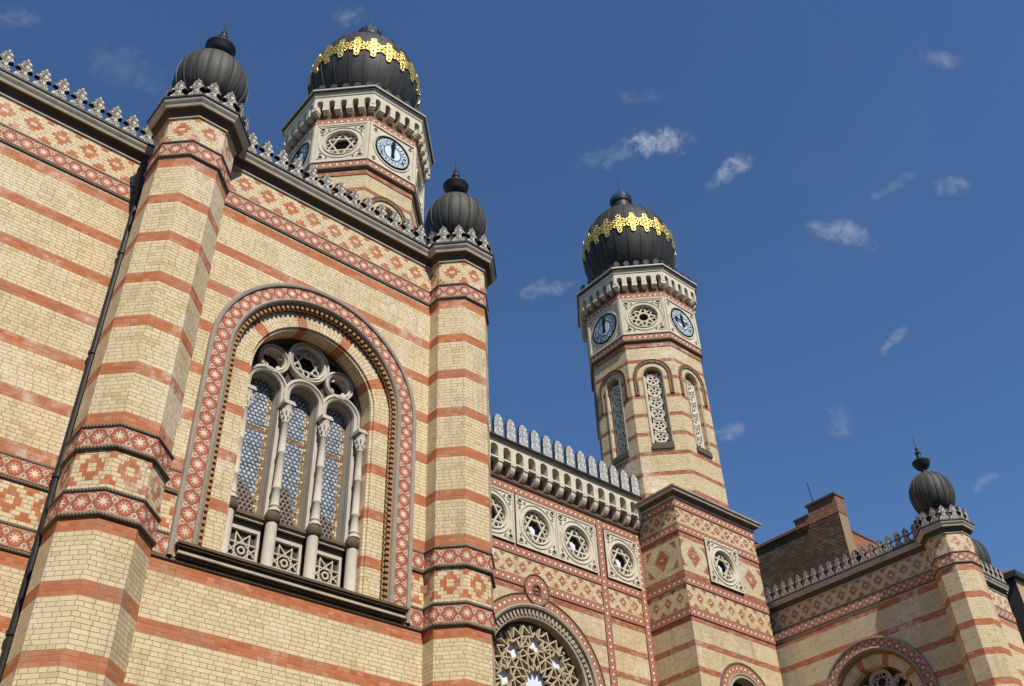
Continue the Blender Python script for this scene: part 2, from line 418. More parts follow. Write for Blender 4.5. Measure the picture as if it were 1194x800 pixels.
class MB:
    def __init__(s): s.v = []; s.f = []; s.uv = []; s.mi = []; s.mats = []
    def mat(s, m):
        if m not in s.mats: s.mats.append(m)
        return s.mats.index(m)
    def face(s, pts, uvs, m):
        i = len(s.v); s.v += [tuple(p) for p in pts]
        s.f.append(tuple(range(i, i + len(pts)))); s.uv += list(uvs); s.mi.append(s.mat(m))
    def grid(s, rows, uvs, m, flip=False):
        """rows: list of equally long point lists, shared vertices"""
        i = len(s.v); n = len(rows[0]); k = s.mat(m)
        for r in rows: s.v += [tuple(p) for p in r]
        for a in range(len(rows) - 1):
            for b in range(n - 1):
                q = [(a, b), (a, b + 1), (a + 1, b + 1), (a + 1, b)]
                if flip: q.reverse()
                s.f.append(tuple(i + x * n + y for x, y in q)); s.uv += [uvs[x][y] for x, y in q]; s.mi.append(k)
    def poly(s, F, outer, holes, d, m, uv0=(0, 0), back=False):
        loops = [[Vector((a, b, 0)) for a, b in outer]] + [[Vector((a, b, 0)) for a, b in h] for h in holes]
        flat = [p for l in loops for p in l]
        for t in tessellate_polygon(loops):
            p = [flat[i] for i in t]
            cr = (p[1].x - p[0].x) * (p[2].y - p[0].y) - (p[1].y - p[0].y) * (p[2].x - p[0].x)
            if abs(cr) < 1e-9: continue
            if (cr < 0) != back: p.reverse()
            s.face([F(q.x, q.y, d) for q in p], [(q.x - uv0[0], q.y - uv0[1]) for q in p], m)
    def rim(s, F, loop, d0, d1, m, inward=False, closed=True, uvv=None):
        """side faces of a loop, from front depth d0 back to d1"""
        n = len(loop)
        area = sum(loop[i][0] * loop[(i + 1) % n][1] - loop[(i + 1) % n][0] * loop[i][1] for i in range(n))
        rev = (area < 0) != inward
        for i in range(n if closed else n - 1):
            a, b = loop[i], loop[(i + 1) % n]
            p = [F(*a, d0), F(*a, d1), F(*b, d1), F(*b, d0)]
            if abs(a[0] - b[0]) < abs(a[1] - b[1]): uv = [(-d0, a[1]), (-d1, a[1]), (-d1, b[1]), (-d0, b[1])]
            else: uv = [(-d0, a[0]), (-d1, a[0]), (-d1, b[0]), (-d0, b[0])]
            if rev: p.reverse(); uv.reverse()
            s.face(p, uv, m)
    def plate(s, F, outer, holes=(), d0=0.0, d1=-0.1, m=None, side=None, hside=None, back=False, uv0=(0, 0)):
        s.poly(F, outer, holes, d0, m, uv0)
        s.rim(F, outer, d0, d1, side or m)
        for h in holes: s.rim(F, h, d0, d1, hside or side or m, inward=True)
        if back: s.poly(F, outer, holes, d1, side or m, uv0, back=True)
    def box(s, F, u0, u1, v0, v1, d0, d1, m, side=None):
        s.plate(F, [(u0, v0), (u1, v0), (u1, v1), (u0, v1)], (), d1, d0, m, side, back=True)
    def arch_sweep(s, F, cx, zs, zb, prof, m, n=28, full=False, v0=None, lobes=None):
        """profile [(radius, depth)] along an arch (legs down to zb); uv = (arc length, radius - mid)"""
        rm = sum(p[0] for p in prof) / len(prof)
        rows = []; uvs = []
        if full: par = [('a', PI * 2 * i / (2 * n)) for i in range(2 * n + 1)]
        else:
            par = [('l', zb)] + [('l', zs)] if zb is not None else []
            par = ([('l', zb)] if zb is not None and zb < zs else []) + [('a', PI - PI * i / n) for i in range(n + 1)] + ([('r', zb)] if zb is not None and zb < zs else [])
        if full: par = [('a', PI - t) for _, t in par]
        L = 0.0; prev = None
        for k, t in par:
            row = []
            for r, d in prof:
                if k == 'l': q = (cx - r, t)
                elif k == 'r': q = (cx + r, t)
                else: q = (cx + r * cos(t), zs + r * sin(t))
                row.append(F(q[0], q[1], d))
            mid = Vector((cx - rm, t) if k == 'l' else ((cx + rm, t) if k == 'r' else (cx + rm * cos(t), zs + rm * sin(t))))
            if prev is not None: L += (mid - prev).length
            prev = mid
            rows.append(row)
            acc = 0.0; rowuv = []
            for j, (r, d) in enumerate(prof):
                if j: acc += math.hypot(r - prof[j - 1][0], d - prof[j - 1][1])
                rowuv.append((L, acc))
            w = acc / 2
            uvs.append([(a, b - w) for a, b in rowuv])
        s.grid(rows, uvs, m, flip=True)
    def arch_bricks(s, F, cx, zs, zb, prof, m, n=36):
        """as arch_sweep but bricks are laid across the ring: uv = (profile length, arc length + zb)"""
        k = MB(); k.arch_sweep(F, cx, zs, zb, prof, m, n)
        base = len(s.v); s.v += k.v
        kk = s.mat(m)
        for f in k.f: s.f.append(tuple(base + i for i in f)); s.mi.append(kk)
        s.uv += [(b, a) for a, b in k.uv]
    def plan_sweep(s, path, prof, m, closed=False, uvmode='len', u0=0.0):
        """profile [(out, z)] along a plan polyline (outward = right of travel direction)"""
        n = len(path); P = [Vector((p[0], p[1])) for p in path]
        rows = []; uvs = []; L = u0
        idx = list(range(n)) + ([0] if closed else [])
        for c, i in enumerate(idx):
            a = P[i - 1] if (closed or i > 0) else None
            b = P[(i + 1) % n] if (closed or i < n - 1) else None
            d1 = (P[i] - a).normalized() if a is not None else None
            d2 = (b - P[i]).normalized() if b is not None else None
            if d1 is None: d1 = d2
            if d2 is None: d2 = d1
            n1 = Vector((d1.y, -d1.x)); n2 = Vector((d2.y, -d2.x))
            mt = n1 + n2; mt = mt / max(mt.dot(n1), 0.2)
            if c: L += (P[i] - P[idx[c - 1]]).length
            rows.append([Vector((P[i].x + mt.x * o, P[i].y + mt.y * o, z)) for o, z in prof])
            acc = 0; ru = []
            for j, (o, z) in enumerate(prof):
                if j: acc += math.hypot(o - prof[j - 1][0], z - prof[j - 1][1])
                ru.append((L, z if uvmode == 'z' else acc))
            if uvmode == 'mid': ru = [(x, y - acc / 2) for x, y in ru]
            uvs.append(ru)
        s.grid(rows, uvs, m, flip=False)
    def lathe(s, c, prof, m, n=32, lobes=0, amp=0.0, ufac=1.0):
        rows = []; uvs = []
        for i in range(n + 1):
            t = 2 * PI * i / n
            k = 1.0
            if lobes: k = 1.0 - amp * (1.0 - abs(sin(lobes * t / 2)) ** 0.6)
            rows.append([Vector((c[0] + r * k * cos(t), c[1] + r * k * sin(t), z)) for r, z in prof])
            uvs.append([(t * ufac, z) for r, z in prof])
        s.grid(rows, uvs, m, flip=False)
    def bar(s, F, a, b, w, d0, d1, m, side=None):
        a = Vector(a); b = Vector(b); t = (b - a).normalized(); nn = Vector((-t.y, t.x)) * (w / 2)
        a = a - t * w * 0.3; b = b + t * w * 0.3
        q = [a - nn, b - nn, b + nn, a + nn]
        s.plate(F, [(p.x, p.y) for p in q], (), d0, d1, m, side)
    def build(s, name, parent=None, smooth=None, loc=None):
        me = bpy.data.meshes.new(name)
        base = Vector(loc) if loc is not None else (WL[parent.name] if parent else Vector((0, 0, 0)))
        me.from_pydata([tuple(Vector(p) - base) for p in s.v], [], s.f)
        lay = me.uv_layers.new(name='UVMap')
        flat = [x for q in s.uv for x in q]
        lay.data.foreach_set('uv', flat)
        me.polygons.foreach_set('material_index', s.mi)
        for m in s.mats: me.materials.append(m)
        me.update()
        if smooth:
            me.polygons.foreach_set('use_smooth', [True] * len(me.polygons))
            me.set_sharp_from_angle(angle=rad(smooth))
        o = bpy.data.objects.new(name, me); C.objects.link(o)
        if parent:
            o.parent = parent
            if loc is not None: o.location = base - WL[parent.name]
        elif loc is not None: o.location = base
        WL[o.name] = base.copy()
        return o
WL = {}
def thing(name, label, cat, loc, group=None):
    o = bpy.data.objects.new(name, None); C.objects.link(o); o.location = loc
    o.empty_display_size = 0.3
    WL[o.name] = Vector(loc)
    o['label'] = label; o['category'] = cat
    if group: o['group'] = group
    return o
def tag(o, label, cat, group=None):
    o['label'] = label; o['category'] = cat
    if group: o['group'] = group
def place(src, parent, loc, ang):
    """a copy of a part, standing at loc and facing the direction ang"""
    c = src.copy(); C.objects.link(c); c.parent = parent
    c.location = Vector(loc) - WL[parent.name]; c.rotation_euler = (0, 0, rad(ang - 270))
    WL[c.name] = Vector(loc)
    return c
def copy_tree(root, loc, label):
    r = root.copy(); C.objects.link(r); r.location = loc; r['label'] = label; WL[r.name] = Vector(loc)
    def rec(o, p):
        for ch in o.children:
            c = ch.copy(); C.objects.link(c); c.parent = p
            rec(ch, c)
    rec(root, r)
    return r
def circle(cx, cz, r, n=32, ph=0.0):
    return [(cx + r * cos(2 * PI * i / n + ph), cz + r * sin(2 * PI * i / n + ph)) for i in range(n)]
def arch_outline(cx, zs, zb, r, n=24):
    return [(cx - r, zb)] + [(cx + r * cos(PI - PI * i / n), zs + r * sin(PI - PI * i / n)) for i in range(n + 1)] + [(cx + r, zb)]
def octagon(cx, cy, R):
    # clockwise seen from above reversed so that 'outward' is right of travel: go counter-clockwise
    return [(cx + R * cos(rad(22.5 + 45 * k)), cy + R * sin(rad(22.5 + 45 * k))) for k in range(8)]

def rope(r, z, out=0.0, n=6):
    return [(out + r * sin(PI * i / n) * 0.95 - 0.004, z - r * cos(PI * i / n)) for i in range(n + 1)]

# ------------------------------------------------------------------ merlons (built once, then copied)
F0 = Frame(270, 0.0)
def mirror(h): return h + [(-x, y) for x, y in reversed(h) if x > 1e-6]
near_half = [(.165, 0), (.168, .07), (.135, .13), (.085, .18), (.060, .24), (.066, .29), (.105, .315), (.155, .322), (.150, .362), (.105, .405), (.088, .44), (.098, .475), (.082, .525), (.045, .555), (.025, .60), (0, .635)]
mid_half = [(.215, 0), (.215, .60), (.20, .74), (.165, .86), (.11, .94), (.05, .975), (0, .985)]
def merlon_proto(half, sx, sy, m, t=0.11, edge=0.012):
    b = MB()
    o = mirror([(x * sx, y * sy) for x, y in half])
    b.plate(F0, o, (), 0.0, -t * 0.55, m, m_gutter)
    o2 = mirror([(x * sx + (edge if x > 0 else 0), y * sy + edge) if y > 0 else (x * sx + edge, 0) for x, y in half])
    b.plate(F0, o2, (), -t * 0.5, -t, m_gutter, m_gutter, back=True)
    return b
def make_merlon(name, parent, half, sx, sy, m, loc, ang):
    o = merlon_proto(half, sx, sy, m).build(name, parent, loc=loc)
    o.location = Vector(loc) - WL[parent.name]; o.rotation_euler = (0, 0, rad(ang - 270))
    for i, v in enumerate(o.data.vertices): v.co = v.co + Vector(loc)          # mesh in its own space
    return o

def merlon_row(parent, F, us, z, d, half, sx, sy, m, proto=None, name='merlon'):
    ang = math.degrees(math.atan2(F.n.y, F.n.x))
    for u in us:
        p = F(u, z, d)
        if proto is None: proto = make_merlon(name, parent, half, sx, sy, m, p, ang)
        else: place(proto, parent, p, ang)
    return proto

CORN0 = [(0.0, 17.60), (0.03, 17.605), (0.035, 17.635), (0.02, 17.645)]
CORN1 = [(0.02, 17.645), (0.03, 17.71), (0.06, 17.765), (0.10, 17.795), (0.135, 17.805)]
CORN2 = [(0.135, 17.805), (0.165, 17.808), (0.18, 17.86), (0.215, 17.91), (0.23, 17.94), (0.23, 17.985)]
CORN3 = [(0.23, 17.985), (0.255, 17.99), (0.255, 18.035), (0.0, 18.06)]
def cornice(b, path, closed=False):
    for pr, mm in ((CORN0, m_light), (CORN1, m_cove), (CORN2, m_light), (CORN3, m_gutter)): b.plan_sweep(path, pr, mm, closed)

def frieze_strip(b, path, z0, z1, m, out=0.03, closed=False, u0=0.0):
    b.plan_sweep(path, [(0.0, z0), (out, z0 + 0.001), (out, z1 - 0.001), (0.0, z1)], m, closed, uvmode='mid', u0=u0)

# ------------------------------------------------------------------ corner turrets
def build_turret(loc, label):
    cx, cy = loc[0], loc[1]
    t = thing('corner_turret', label, 'turret', loc, 'brick corner turrets with dark onion domes')
    R = 0.762; ap = R * cos(rad(22.5)); side = 2 * R * sin(rad(22.5))
    b = MB()
    for k in range(8):
        F = Frame(45 * k, ap, (cx, cy, 0))
        q = [(-side / 2, 0), (side / 2, 0), (side / 2, 17.62), (-side / 2, 17.62)]
        b.face([F(x, y) for x, y in q], [(x + 0.584 * k, y) for x, y in q], m_turret)
    b.build('shaft', t)
    oc = octagon(cx, cy, R)
    b = MB(); frieze_strip(b, oc, 8.84, 9.165, m_star, 0.025, True, u0=0.018); b.build('star_frieze', t)
    b = MB(); frieze_strip(b, oc, 9.965, 10.285, m_star, 0.025, True, u0=0.018); b.build('star_frieze', t)
    b = MB(); frieze_strip(b, oc, 16.535, 16.85, m_star, 0.025, True, u0=0.018); b.build('star_frieze', t)
    for z in (8.805, 9.20, 9.93, 10.315, 16.50, 16.885):
        b = MB(); b.plan_sweep(oc, rope(0.040, z, 0.015), m_rope, True, u0=0); b.build('string_course', t, smooth=50)
    b = MB(); cornice(b, oc, True)
    top = octagon(cx, cy, R + 0.05)
    b.face([Vector((x, y, 18.058)) for x, y in top], [(x, y) for x, y in top], m_gutter)
    b.build('cornice', t)
    proto = None
    for k in range(8):
        F = Frame(45 * k, ap + 0.18, (cx, cy, 0)); sd = 2 * (ap + 0.18) * math.tan(rad(22.5))
        proto = merlon_row(t, F, (-sd * 0.25, sd * 0.25), 18.05, 0.0, near_half, 0.98, 0.92, m_merlon, proto)
    # onion dome
    prof = [(0.56, 18.05), (0.56, 18.62), (0.50, 18.66), (0.44, 18.70), (0.42, 18.76), (0.47, 18.82)]
    for i in range(17):
        a = -0.86 + (PI / 2 + 0.86 - 0.12) * i / 16
        prof.append((0.775 * cos(a) ** 0.92, 19.50 + 0.90 * sin(a)))
    b = MB(); b.lathe((cx, cy), prof, m_dome, n=144, lobes=18, amp=0.022)
    pp = prof[5:]
    for i in range(18):
        a = 2 * PI * i / 18
        e = Vector((cos(a), sin(a), 0)); s_ = Vector((-sin(a), cos(a), 0)); o = Vector((cx, cy, 0))
        rows = [[o + e * (r * 0.975 - 0.005) - s_ * 0.011 + Vector((0, 0, z)), o + e * (r * 0.978 + 0.030) - s_ * 0.006 + Vector((0, 0, z)), o + e * (r * 0.978 + 0.030) + s_ * 0.006 + Vector((0, 0, z)), o + e * (r * 0.975 - 0.005) + s_ * 0.011 + Vector((0, 0, z))] for r, z in pp]
        b.grid(rows, [[(0, z)] * 4 for r, z in pp], m_dome, flip=True)
    dome = b.build('dome', t, smooth=28)
    b = MB()
    b.lathe((cx, cy), [(0.20, 20.34), (0.17, 20.42), (0.12, 20.47), (0.10, 20.56), (0.14, 20.60), (0.22, 20.66), (0.285, 20.76), (0.32, 20.88), (0.335, 20.90), (0.335, 20.925), (0.27, 20.95), (0.17, 21.02), (0.11, 21.10), (0.085, 21.24), (0.11, 21.28), (0.11, 21.33), (0.07, 21.37), (0.05, 21.46), (0.065, 21.49), (0.03, 21.55), (0.004, 22.08)], m_iron, n=24)
    f = b.build('finial', dome, smooth=40)
    return t

# ------------------------------------------------------------------ large tracery window in a star-tiled arch
def ring_mold(b, F, cx, cz, ro, ri, d, m, n=40):
    w = ro - ri
    b.arch_sweep(F, cx, cz, None, [(ro, d - 0.16), (ro, d - 0.02), (ro - w * 0.15, d), (ro - w * 0.38, d), (ro - w * 0.45, d - 0.035), (ro - w * 0.6, d - 0.035), (ro - w * 0.7, d - 0.01), (ri + 0.01, d - 0.03), (ri, d - 0.06), (ri, d - 0.20)], m, n=n // 2, full=True)
def arch_mold(b, F, cx, zs, zb, ro, ri, d, m):
    w = ro - ri
    b.arch_sweep(F, cx, zs, zb, [(ro, d - 0.16), (ro, d - 0.02), (ro - w * 0.15, d), (ro - w * 0.38, d), (ro - w * 0.45, d - 0.035), (ro - w * 0.6, d - 0.035), (ro - w * 0.7, d - 0.01), (ri + 0.01, d - 0.03), (ri, d - 0.06), (ri, d - 0.26)], m, n=20)
def star_lattice(b, F, cx, cz, R, n, step, w, d0, d1, m, ph=PI / 2, side=None):
    p = [(cx + R * cos(ph + 2 * PI * i / n), cz + R * sin(ph + 2 * PI * i / n)) for i in range(n)]
    for i in range(n):
        b.bar(F, p[i], p[(i + step) % n], w, d0 - 0.0015 * (i % 4), d1, m, side)

def build_window(par, F, cx, zs=13.1, arch_zb=8.85, sill=True):
    R_OUT = 2.30
    # surround: outer rope, star tiles, inner band
    b = MB(); b.arch_sweep(F, cx, zs, arch_zb, [(2.30, 0.0), (2.30, 0.04), (2.285, 0.07), (2.245, 0.075), (2.215, 0.06), (2.205, 0.02)], m_grain, n=48); b.build('arch_rope', par, smooth=45)
    b = MB(); b.arch_sweep(F, cx, zs, arch_zb, [(2.208, 0.0), (2.208, 0.03), (1.932, 0.03), (1.932, 0.0)], m_star, n=48); b.build('star_frieze', par)
    b = MB(); b.arch_sweep(F, cx, zs, arch_zb, [(1.93, 0.0), (1.93, 0.05), (1.90, 0.075), (1.86, 0.06), (1.84, 0.02), (1.84, -0.13)], m_grain, n=48); b.build('arch_rope', par, smooth=45)
    b = MB(); b.arch_sweep(F, cx, zs, arch_zb + 0.25, [(1.838, -0.05), (1.728, -0.05), (1.728, -0.12)], m_lattice, n=48); b.build('pierced_band', par)
    # toothed strip under the arch band
    b = MB()
    inn = []; zb_ = arch_zb + 0.25
    L1 = zs - zb_; LA = PI * 1.785; LT = 2 * L1 + LA; nt_ = 118
    def pos(sv, r):
        if sv <= L1: return (cx - r, zb_ + sv)
        if sv >= L1 + LA: return (cx + r, zs - (sv - L1 - LA))
        a = PI - PI * (sv - L1) / LA
        return (cx + r * cos(a), zs + r * sin(a))
    for i in range(nt_):
        a0 = LT * i / nt_; a1 = LT * (i + 0.5) / nt_; a2 = LT * (i + 1) / nt_
        inn += [pos(a0, 1.742), pos(a1, 1.742), pos(a1, 1.815), pos(a2, 1.815)]
    outl = [pos(LT * i / 90, 1.842) for i in range(91)]
    b.plate(F, outl + inn[::-1], (), 0.004, -0.10, m_terra)
    b.build('dentil_band', par)
    b = MB(); b.arch_bricks(F, cx, zs, arch_zb + 0.2, [(1.728, -0.12), (1.385, -0.12), (1.375, -0.16), (1.33, -0.165), (1.32, -0.21), (1.32, -0.80)], m_ring, n=60)
    b.build('brick_ring', par)
    # the window itself: stone tracery with its columns, panels and glazing
    w = MB(); D = -0.45
    zl = 10.22
    for s in (-1, 0, 1):
        arch_mold(w, F, cx + s * 0.83, 13.03, 12.72, 0.455, 0.315, D - 0.012 * abs(s), m_stone)
    ring_mold(w, F, cx, 13.94, 0.475, 0.345, D, m_stone)
    for s in (-1, 1): ring_mold(w, F, cx + s * 0.745, 13.70, 0.335, 0.225, D - 0.015, m_stone)
    w.arch_sweep(F, cx, zs, 9.1, [(1.335, D - 0.05), (1.27, D - 0.05), (1.25, D - 0.08), (1.22, D - 0.08), (1.22, D - 0.25)], m_sill, n=36)  # dark ring: shade of the deep reveal put into its colour
    star_lattice(w, F, cx, 13.94, 0.345, 6, 2, 0.022, D - 0.10, D - 0.14, m_stone)
    for i in range(6):
        t = PI / 6 + i * PI / 3
        w.plate(F, circle(cx + 0.25 * cos(t), 13.94 + 0.25 * sin(t), 0.085, 16), [circle(cx + 0.25 * cos(t), 13.94 + 0.25 * sin(t), 0.06, 16)], D - 0.11, D - 0.14, m_stone)
    for s in (-1, 1):
        for i in range(4):
            t = PI / 4 + i * PI / 2
            w.plate(F, circle(cx + s * 0.745 + 0.2 * cos(t), 13.70 + 0.2 * sin(t), 0.06, 12), (), D - 0.10, D - 0.13, m_stone)
    # mullion strips beside the lights
    lights = [arch_outline(cx + s * 0.83, 13.03, zl, 0.30) for s in (-1, 0, 1)]
    outer = arch_outline(cx, zs, 9.1, 1.325, 36)
    circ = [circle(cx, 13.94, 0.36), circle(cx - 0.745, 13.70, 0.24), circle(cx + 0.745, 13.70, 0.24)]
    win = w.build('window', par, smooth=35)
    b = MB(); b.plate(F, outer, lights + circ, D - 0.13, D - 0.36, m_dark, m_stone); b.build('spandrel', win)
    b = MB()
    for s in (-1.5, -0.5, 0.5, 1.5):
        b.box(F, cx + s * 0.83 - 0.115, cx + s * 0.83 + 0.115, zl, 12.72, D - 0.12, D - 0.02, m_stone)
    b.build('mullion', win)
    for s in (-1, 0, 1):
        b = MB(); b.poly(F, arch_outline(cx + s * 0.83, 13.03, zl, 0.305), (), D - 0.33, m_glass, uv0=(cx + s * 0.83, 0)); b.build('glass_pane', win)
    for c_ in circ:
        b = MB(); b.poly(F, c_, (), D - 0.30, m_dkglass); b.build('glass_pane', win)
    # columns with capitals, bases and annulets
    def shaft(u):
        c = F(u, 0, D + 0.10); b = MB()
        b.lathe((c.x, c.y), [(0.115, 10.36), (0.115, 10.40), (0.09, 10.43), (0.105, 10.47), (0.078, 10.52), (0.072, 10.80), (0.088, 10.82), (0.088, 10.86), (0.072, 10.88), (0.066, 11.55), (0.080, 11.57), (0.080, 11.60), (0.066, 11.62), (0.062, 12.22), (0.078, 12.24), (0.066, 12.27), (0.082, 12.34), (0.074, 12.37), (0.098, 12.45), (0.088, 12.48), (0.108, 12.58), (0.115, 12.62)], m_stone, n=18)
        for q in range(8):
            a_ = q * PI / 4
            for zz, rr in ((12.36, 0.088), (12.47, 0.104)):
                p_ = (c.x + rr * cos(a_ + (zz > 12.4) * PI / 8), c.y + rr * sin(a_ + (zz > 12.4) * PI / 8))
                b.lathe(p_, [(0.004, zz - 0.06), (0.016, zz - 0.02), (0.022, zz + 0.02), (0.006, zz + 0.045)], m_stone, n=6)
        b.box(F, u - 0.122, u + 0.122, 12.62, 12.66, D - 0.06, D + 0.222, m_stone)
        b.box(F, u - 0.112, u + 0.112, 12.66, 12.72, D - 0.06, D + 0.19, m_stone)
        return b.build('column', win, smooth=40)
    for s in (-1.5, -0.5, 0.5, 1.5): shaft(cx + s * 0.83)
    for s in (-1.5, -0.5, 0.5, 1.5):
        u = cx + s * 0.83; c = F(u, 0, D + 0.08); b = MB()
        b.lathe((c.x, c.y), [(0.130, 9.08), (0.130, 9.20), (0.105, 9.25), (0.105, 10.14)], m_stone, n=18)
        b.lathe((c.x, c.y), [(0.105, 10.14), (0.14, 10.18), (0.148, 10.26), (0.13, 10.33), (0.105, 10.37)], m_sill, n=18)
        b.build('pedestal', win, smooth=40)
    b = MB()
    for s in (-1, 0, 1):
        b.box(F, cx + s * 0.83 - 0.30, cx + s * 0.83 + 0.30, 10.18, 10.24, D - 0.25, D + 0.07, m_sill)
        b.box(F, cx + s * 0.83 - 0.30, cx + s * 0.83 + 0.30, 10.12, 10.178, D - 0.25, D + 0.03, m_stone)
        b.box(F, cx + s * 0.83 - 0.30, cx + s * 0.83 + 0.30, 10.05, 10.118, D - 0.25, D - 0.03, m_sill)
    b.build('ledge', win)
    for s in (-1, 0, 1):
        u = cx + s * 0.83; b = MB()
        o = [(u - 0.30, 9.09), (u + 0.30, 9.09), (u + 0.30, 10.05), (u - 0.30, 10.05)]
        hl = [(u - 0.25, 9.24), (u + 0.25, 9.24), (u + 0.25, 9.95), (u - 0.25, 9.95)]
        b.plate(F, o, [hl], D - 0.06, D - 0.20, m_stone)
        star_lattice(b, F, u, 9.59, 0.335, 8, 3, 0.022, D - 0.085, D - 0.15, m_stone, ph=PI / 8)
        b.plate(F, circle(u, 9.59, 0.075, 16), [circle(u, 9.59, 0.045, 16)], D - 0.08, D - 0.15, m_stone)
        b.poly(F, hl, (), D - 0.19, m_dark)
        b.build('lattice_panel', win)
    if sill:
        b = MB()
        path = [F(cx - 2.16, 0), F(cx + 2.16, 0)]
        # a small profile returned at both ends
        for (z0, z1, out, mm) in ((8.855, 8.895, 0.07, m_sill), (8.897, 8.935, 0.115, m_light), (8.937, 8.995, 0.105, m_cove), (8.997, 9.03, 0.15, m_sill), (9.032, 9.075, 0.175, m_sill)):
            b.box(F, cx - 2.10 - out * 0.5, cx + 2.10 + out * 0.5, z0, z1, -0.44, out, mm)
        b.build('window_sill', win)
    return win

def strings(par, path, zs_, skip=()):
    for z in zs_:
        b = MB(); b.plan_sweep(path, rope(0.038, z, 0.0), m_rope); b.build('string_course', par, smooth=50)

# ------------------------------------------------------------------ near wing
YN, YB = 14.0, 15.12
T1, T2 = (4.148, 13.97, 0), (10.81, 13.97, 0)
wing = thing('brick_wing', 'large near wing of banded yellow and red brick holding the tall three-light window', 'building', (7.5, 14.0, 0))
CX = 7.49
F = front(YN)
hole = arch_outline(CX, 13.1, 9.05, 1.845, 48)
b = MB()
b.plate(F, [(4.148, 0), (10.81, 0), (10.81, 17.62), (4.148, 17.62)], [hole], 0.0, -0.13, m_wing)
b.build('wall', wing)
b = MB()
FB = front(YB)
q = [(-7.0, 0), (4.3, 0), (4.3, 17.62), (-7.0, 17.62)]
b.face([FB(x, y) for x, y in q], [(x + 0.1, y) for x, y in q], m_wing)
b.build('wall', wing)
b = MB()
FR = Frame(0, 10.81)
q = [(13.97, 0), (23.7, 0), (23.7, 17.9), (13.97, 17.9)]
b.face([FR(x, y) for x, y in q], q, m_wing)
FL = left(-7.0)
q = [(-30, 0), (-15.12, 0), (-15.12, 17.9), (-30, 17.9)]
b.face([FL(x, y) for x, y in q], q, m_wing)
b.build('side_wall', wing)
b = MB()
q = [(-7.0, YB), (4.2, YB), (4.2, 14.2), (10.81, 14.2), (10.81, 30), (-7.0, 30)]
b.face([Vector((x, y, 17.85)) for x, y in q], q, m_flat)
b.build('roof', wing)
build_window(wing, F, CX)
# star friezes and strings of the window bay
for z0, z1 in ((8.84, 9.165), (9.965, 10.285)):
    for x0, x1 in ((4.7, CX - 2.30), (CX + 2.30, 10.3)):
        b = MB(); frieze_strip(b, [(x0, YN), (x1, YN)], z0, z1, m_star, 0.028); b.build('star_frieze', wing)
b = MB(); frieze_strip(b, [(4.7, YN), (10.3, YN)], 16.535, 16.85, m_star, 0.028); b.build('star_frieze', wing)
strings(wing, [(4.7, YN), (10.3, YN)], (8.805, 16.50, 16.885))
for x0, x1 in ((4.7, CX - 2.29), (CX + 2.29, 10.3)): strings(wing, [(x0, YN), (x1, YN)], (9.20, 9.93, 10.315))
for z0, z1 in ((8.84, 9.165), (9.965, 10.285), (16.535, 16.85)):
    b = MB(); frieze_strip(b, [(-6.5, YB), (4.3, YB)], z0, z1, m_star, 0.028); b.build('star_frieze', wing)
strings(wing, [(-6.5, YB), (4.3, YB)], (8.805, 9.20, 9.93, 10.315, 16.50, 16.885))
b = MB(); cornice(b, [(4.5, YN), (10.5, YN)]); b.build('cornice', wing)
b = MB(); cornice(b, [(-6.9, YB), (4.3, YB)]); b.build('cornice', wing)
mp = merlon_row(wing, F, [5.21 + 0.37 * i for i in range(14)], 18.05, 0.20, near_half, 1.0, 1.0, m_merlon)
merlon_row(wing, FB, [3.42 - 0.365 * i for i in range(16)], 18.05, 0.20, near_half, 1.0, 1.0, m_merlon, mp)

tur = build_turret(T1, 'nearest brick turret, onion dome cut against open sky, black drainpipe along its left edge')
copy_tree(tur, T2, 'brick turret standing between the big three-light window and the rose window front')
X3 = 33.0
copy_tree(tur, (X3, 14.06, 0), 'far right corner turret, free-standing dome with full spike above the shaded wall')
copy_tree(tur, (39.15, 16.05, 0), 'farthest turret, only its dark dome peeping out behind the right corner turret')

# drainpipe beside the nearest turret
dp = thing('drainpipe', 'black drainpipe running down the corner left of the nearest turret', 'drainpipe', (3.585, 15.03, 0))
b = MB(); b.lathe((3.585, 15.0), [(0.065, 0.0), (0.065, 17.3)], m_iron, n=14)
b.build('pipe', dp, smooth=40)
for z in (2.5, 5.0, 7.5, 10.1, 12.6, 15.0):
    b = MB(); b.lathe((3.585, 15.0), [(0.065, z), (0.085, z + 0.005), (0.085, z + 0.07), (0.065, z + 0.075)], m_iron, n=14); b.build('bracket', dp, smooth=40)
b = MB()
b.lathe((3.585, 14.97), [(0.05, 16.55), (0.12, 16.75), (0.16, 16.95), (0.17, 17.3), (0.15, 17.32), (0.15, 17.6)], m_iron, n=8)
b.build('hopper', dp)

# ------------------------------------------------------------------ clock towers
def octo_plate(b, cx, cy, R, k, z0, z1, m, uoff=0.0, holes=(), depth=-0.1, hside=None):
    ap = R * cos(rad(22.5)); sd = R * sin(rad(22.5))
    Fk = Frame(45 * k, ap, (cx, cy, 0))
    b.poly(Fk, [(-sd, z0), (sd, z0), (sd, z1), (-sd, z1)], holes, 0.0, m)
    for h in holes: b.rim(Fk, h, 0.0, depth, hside or m, inward=True)
    return Fk

def corner_curl(b, F, u, v, r, d, m):
    b.arch_sweep(F, u, v, None, [(r, d), (r, d + 0.035), (r * 0.72, d + 0.035), (r * 0.66, d - 0.05)], m, n=8, full=True)
    b.poly(F, circle(u, v, r * 0.66, 12), (), d + 0.003, m_dark)

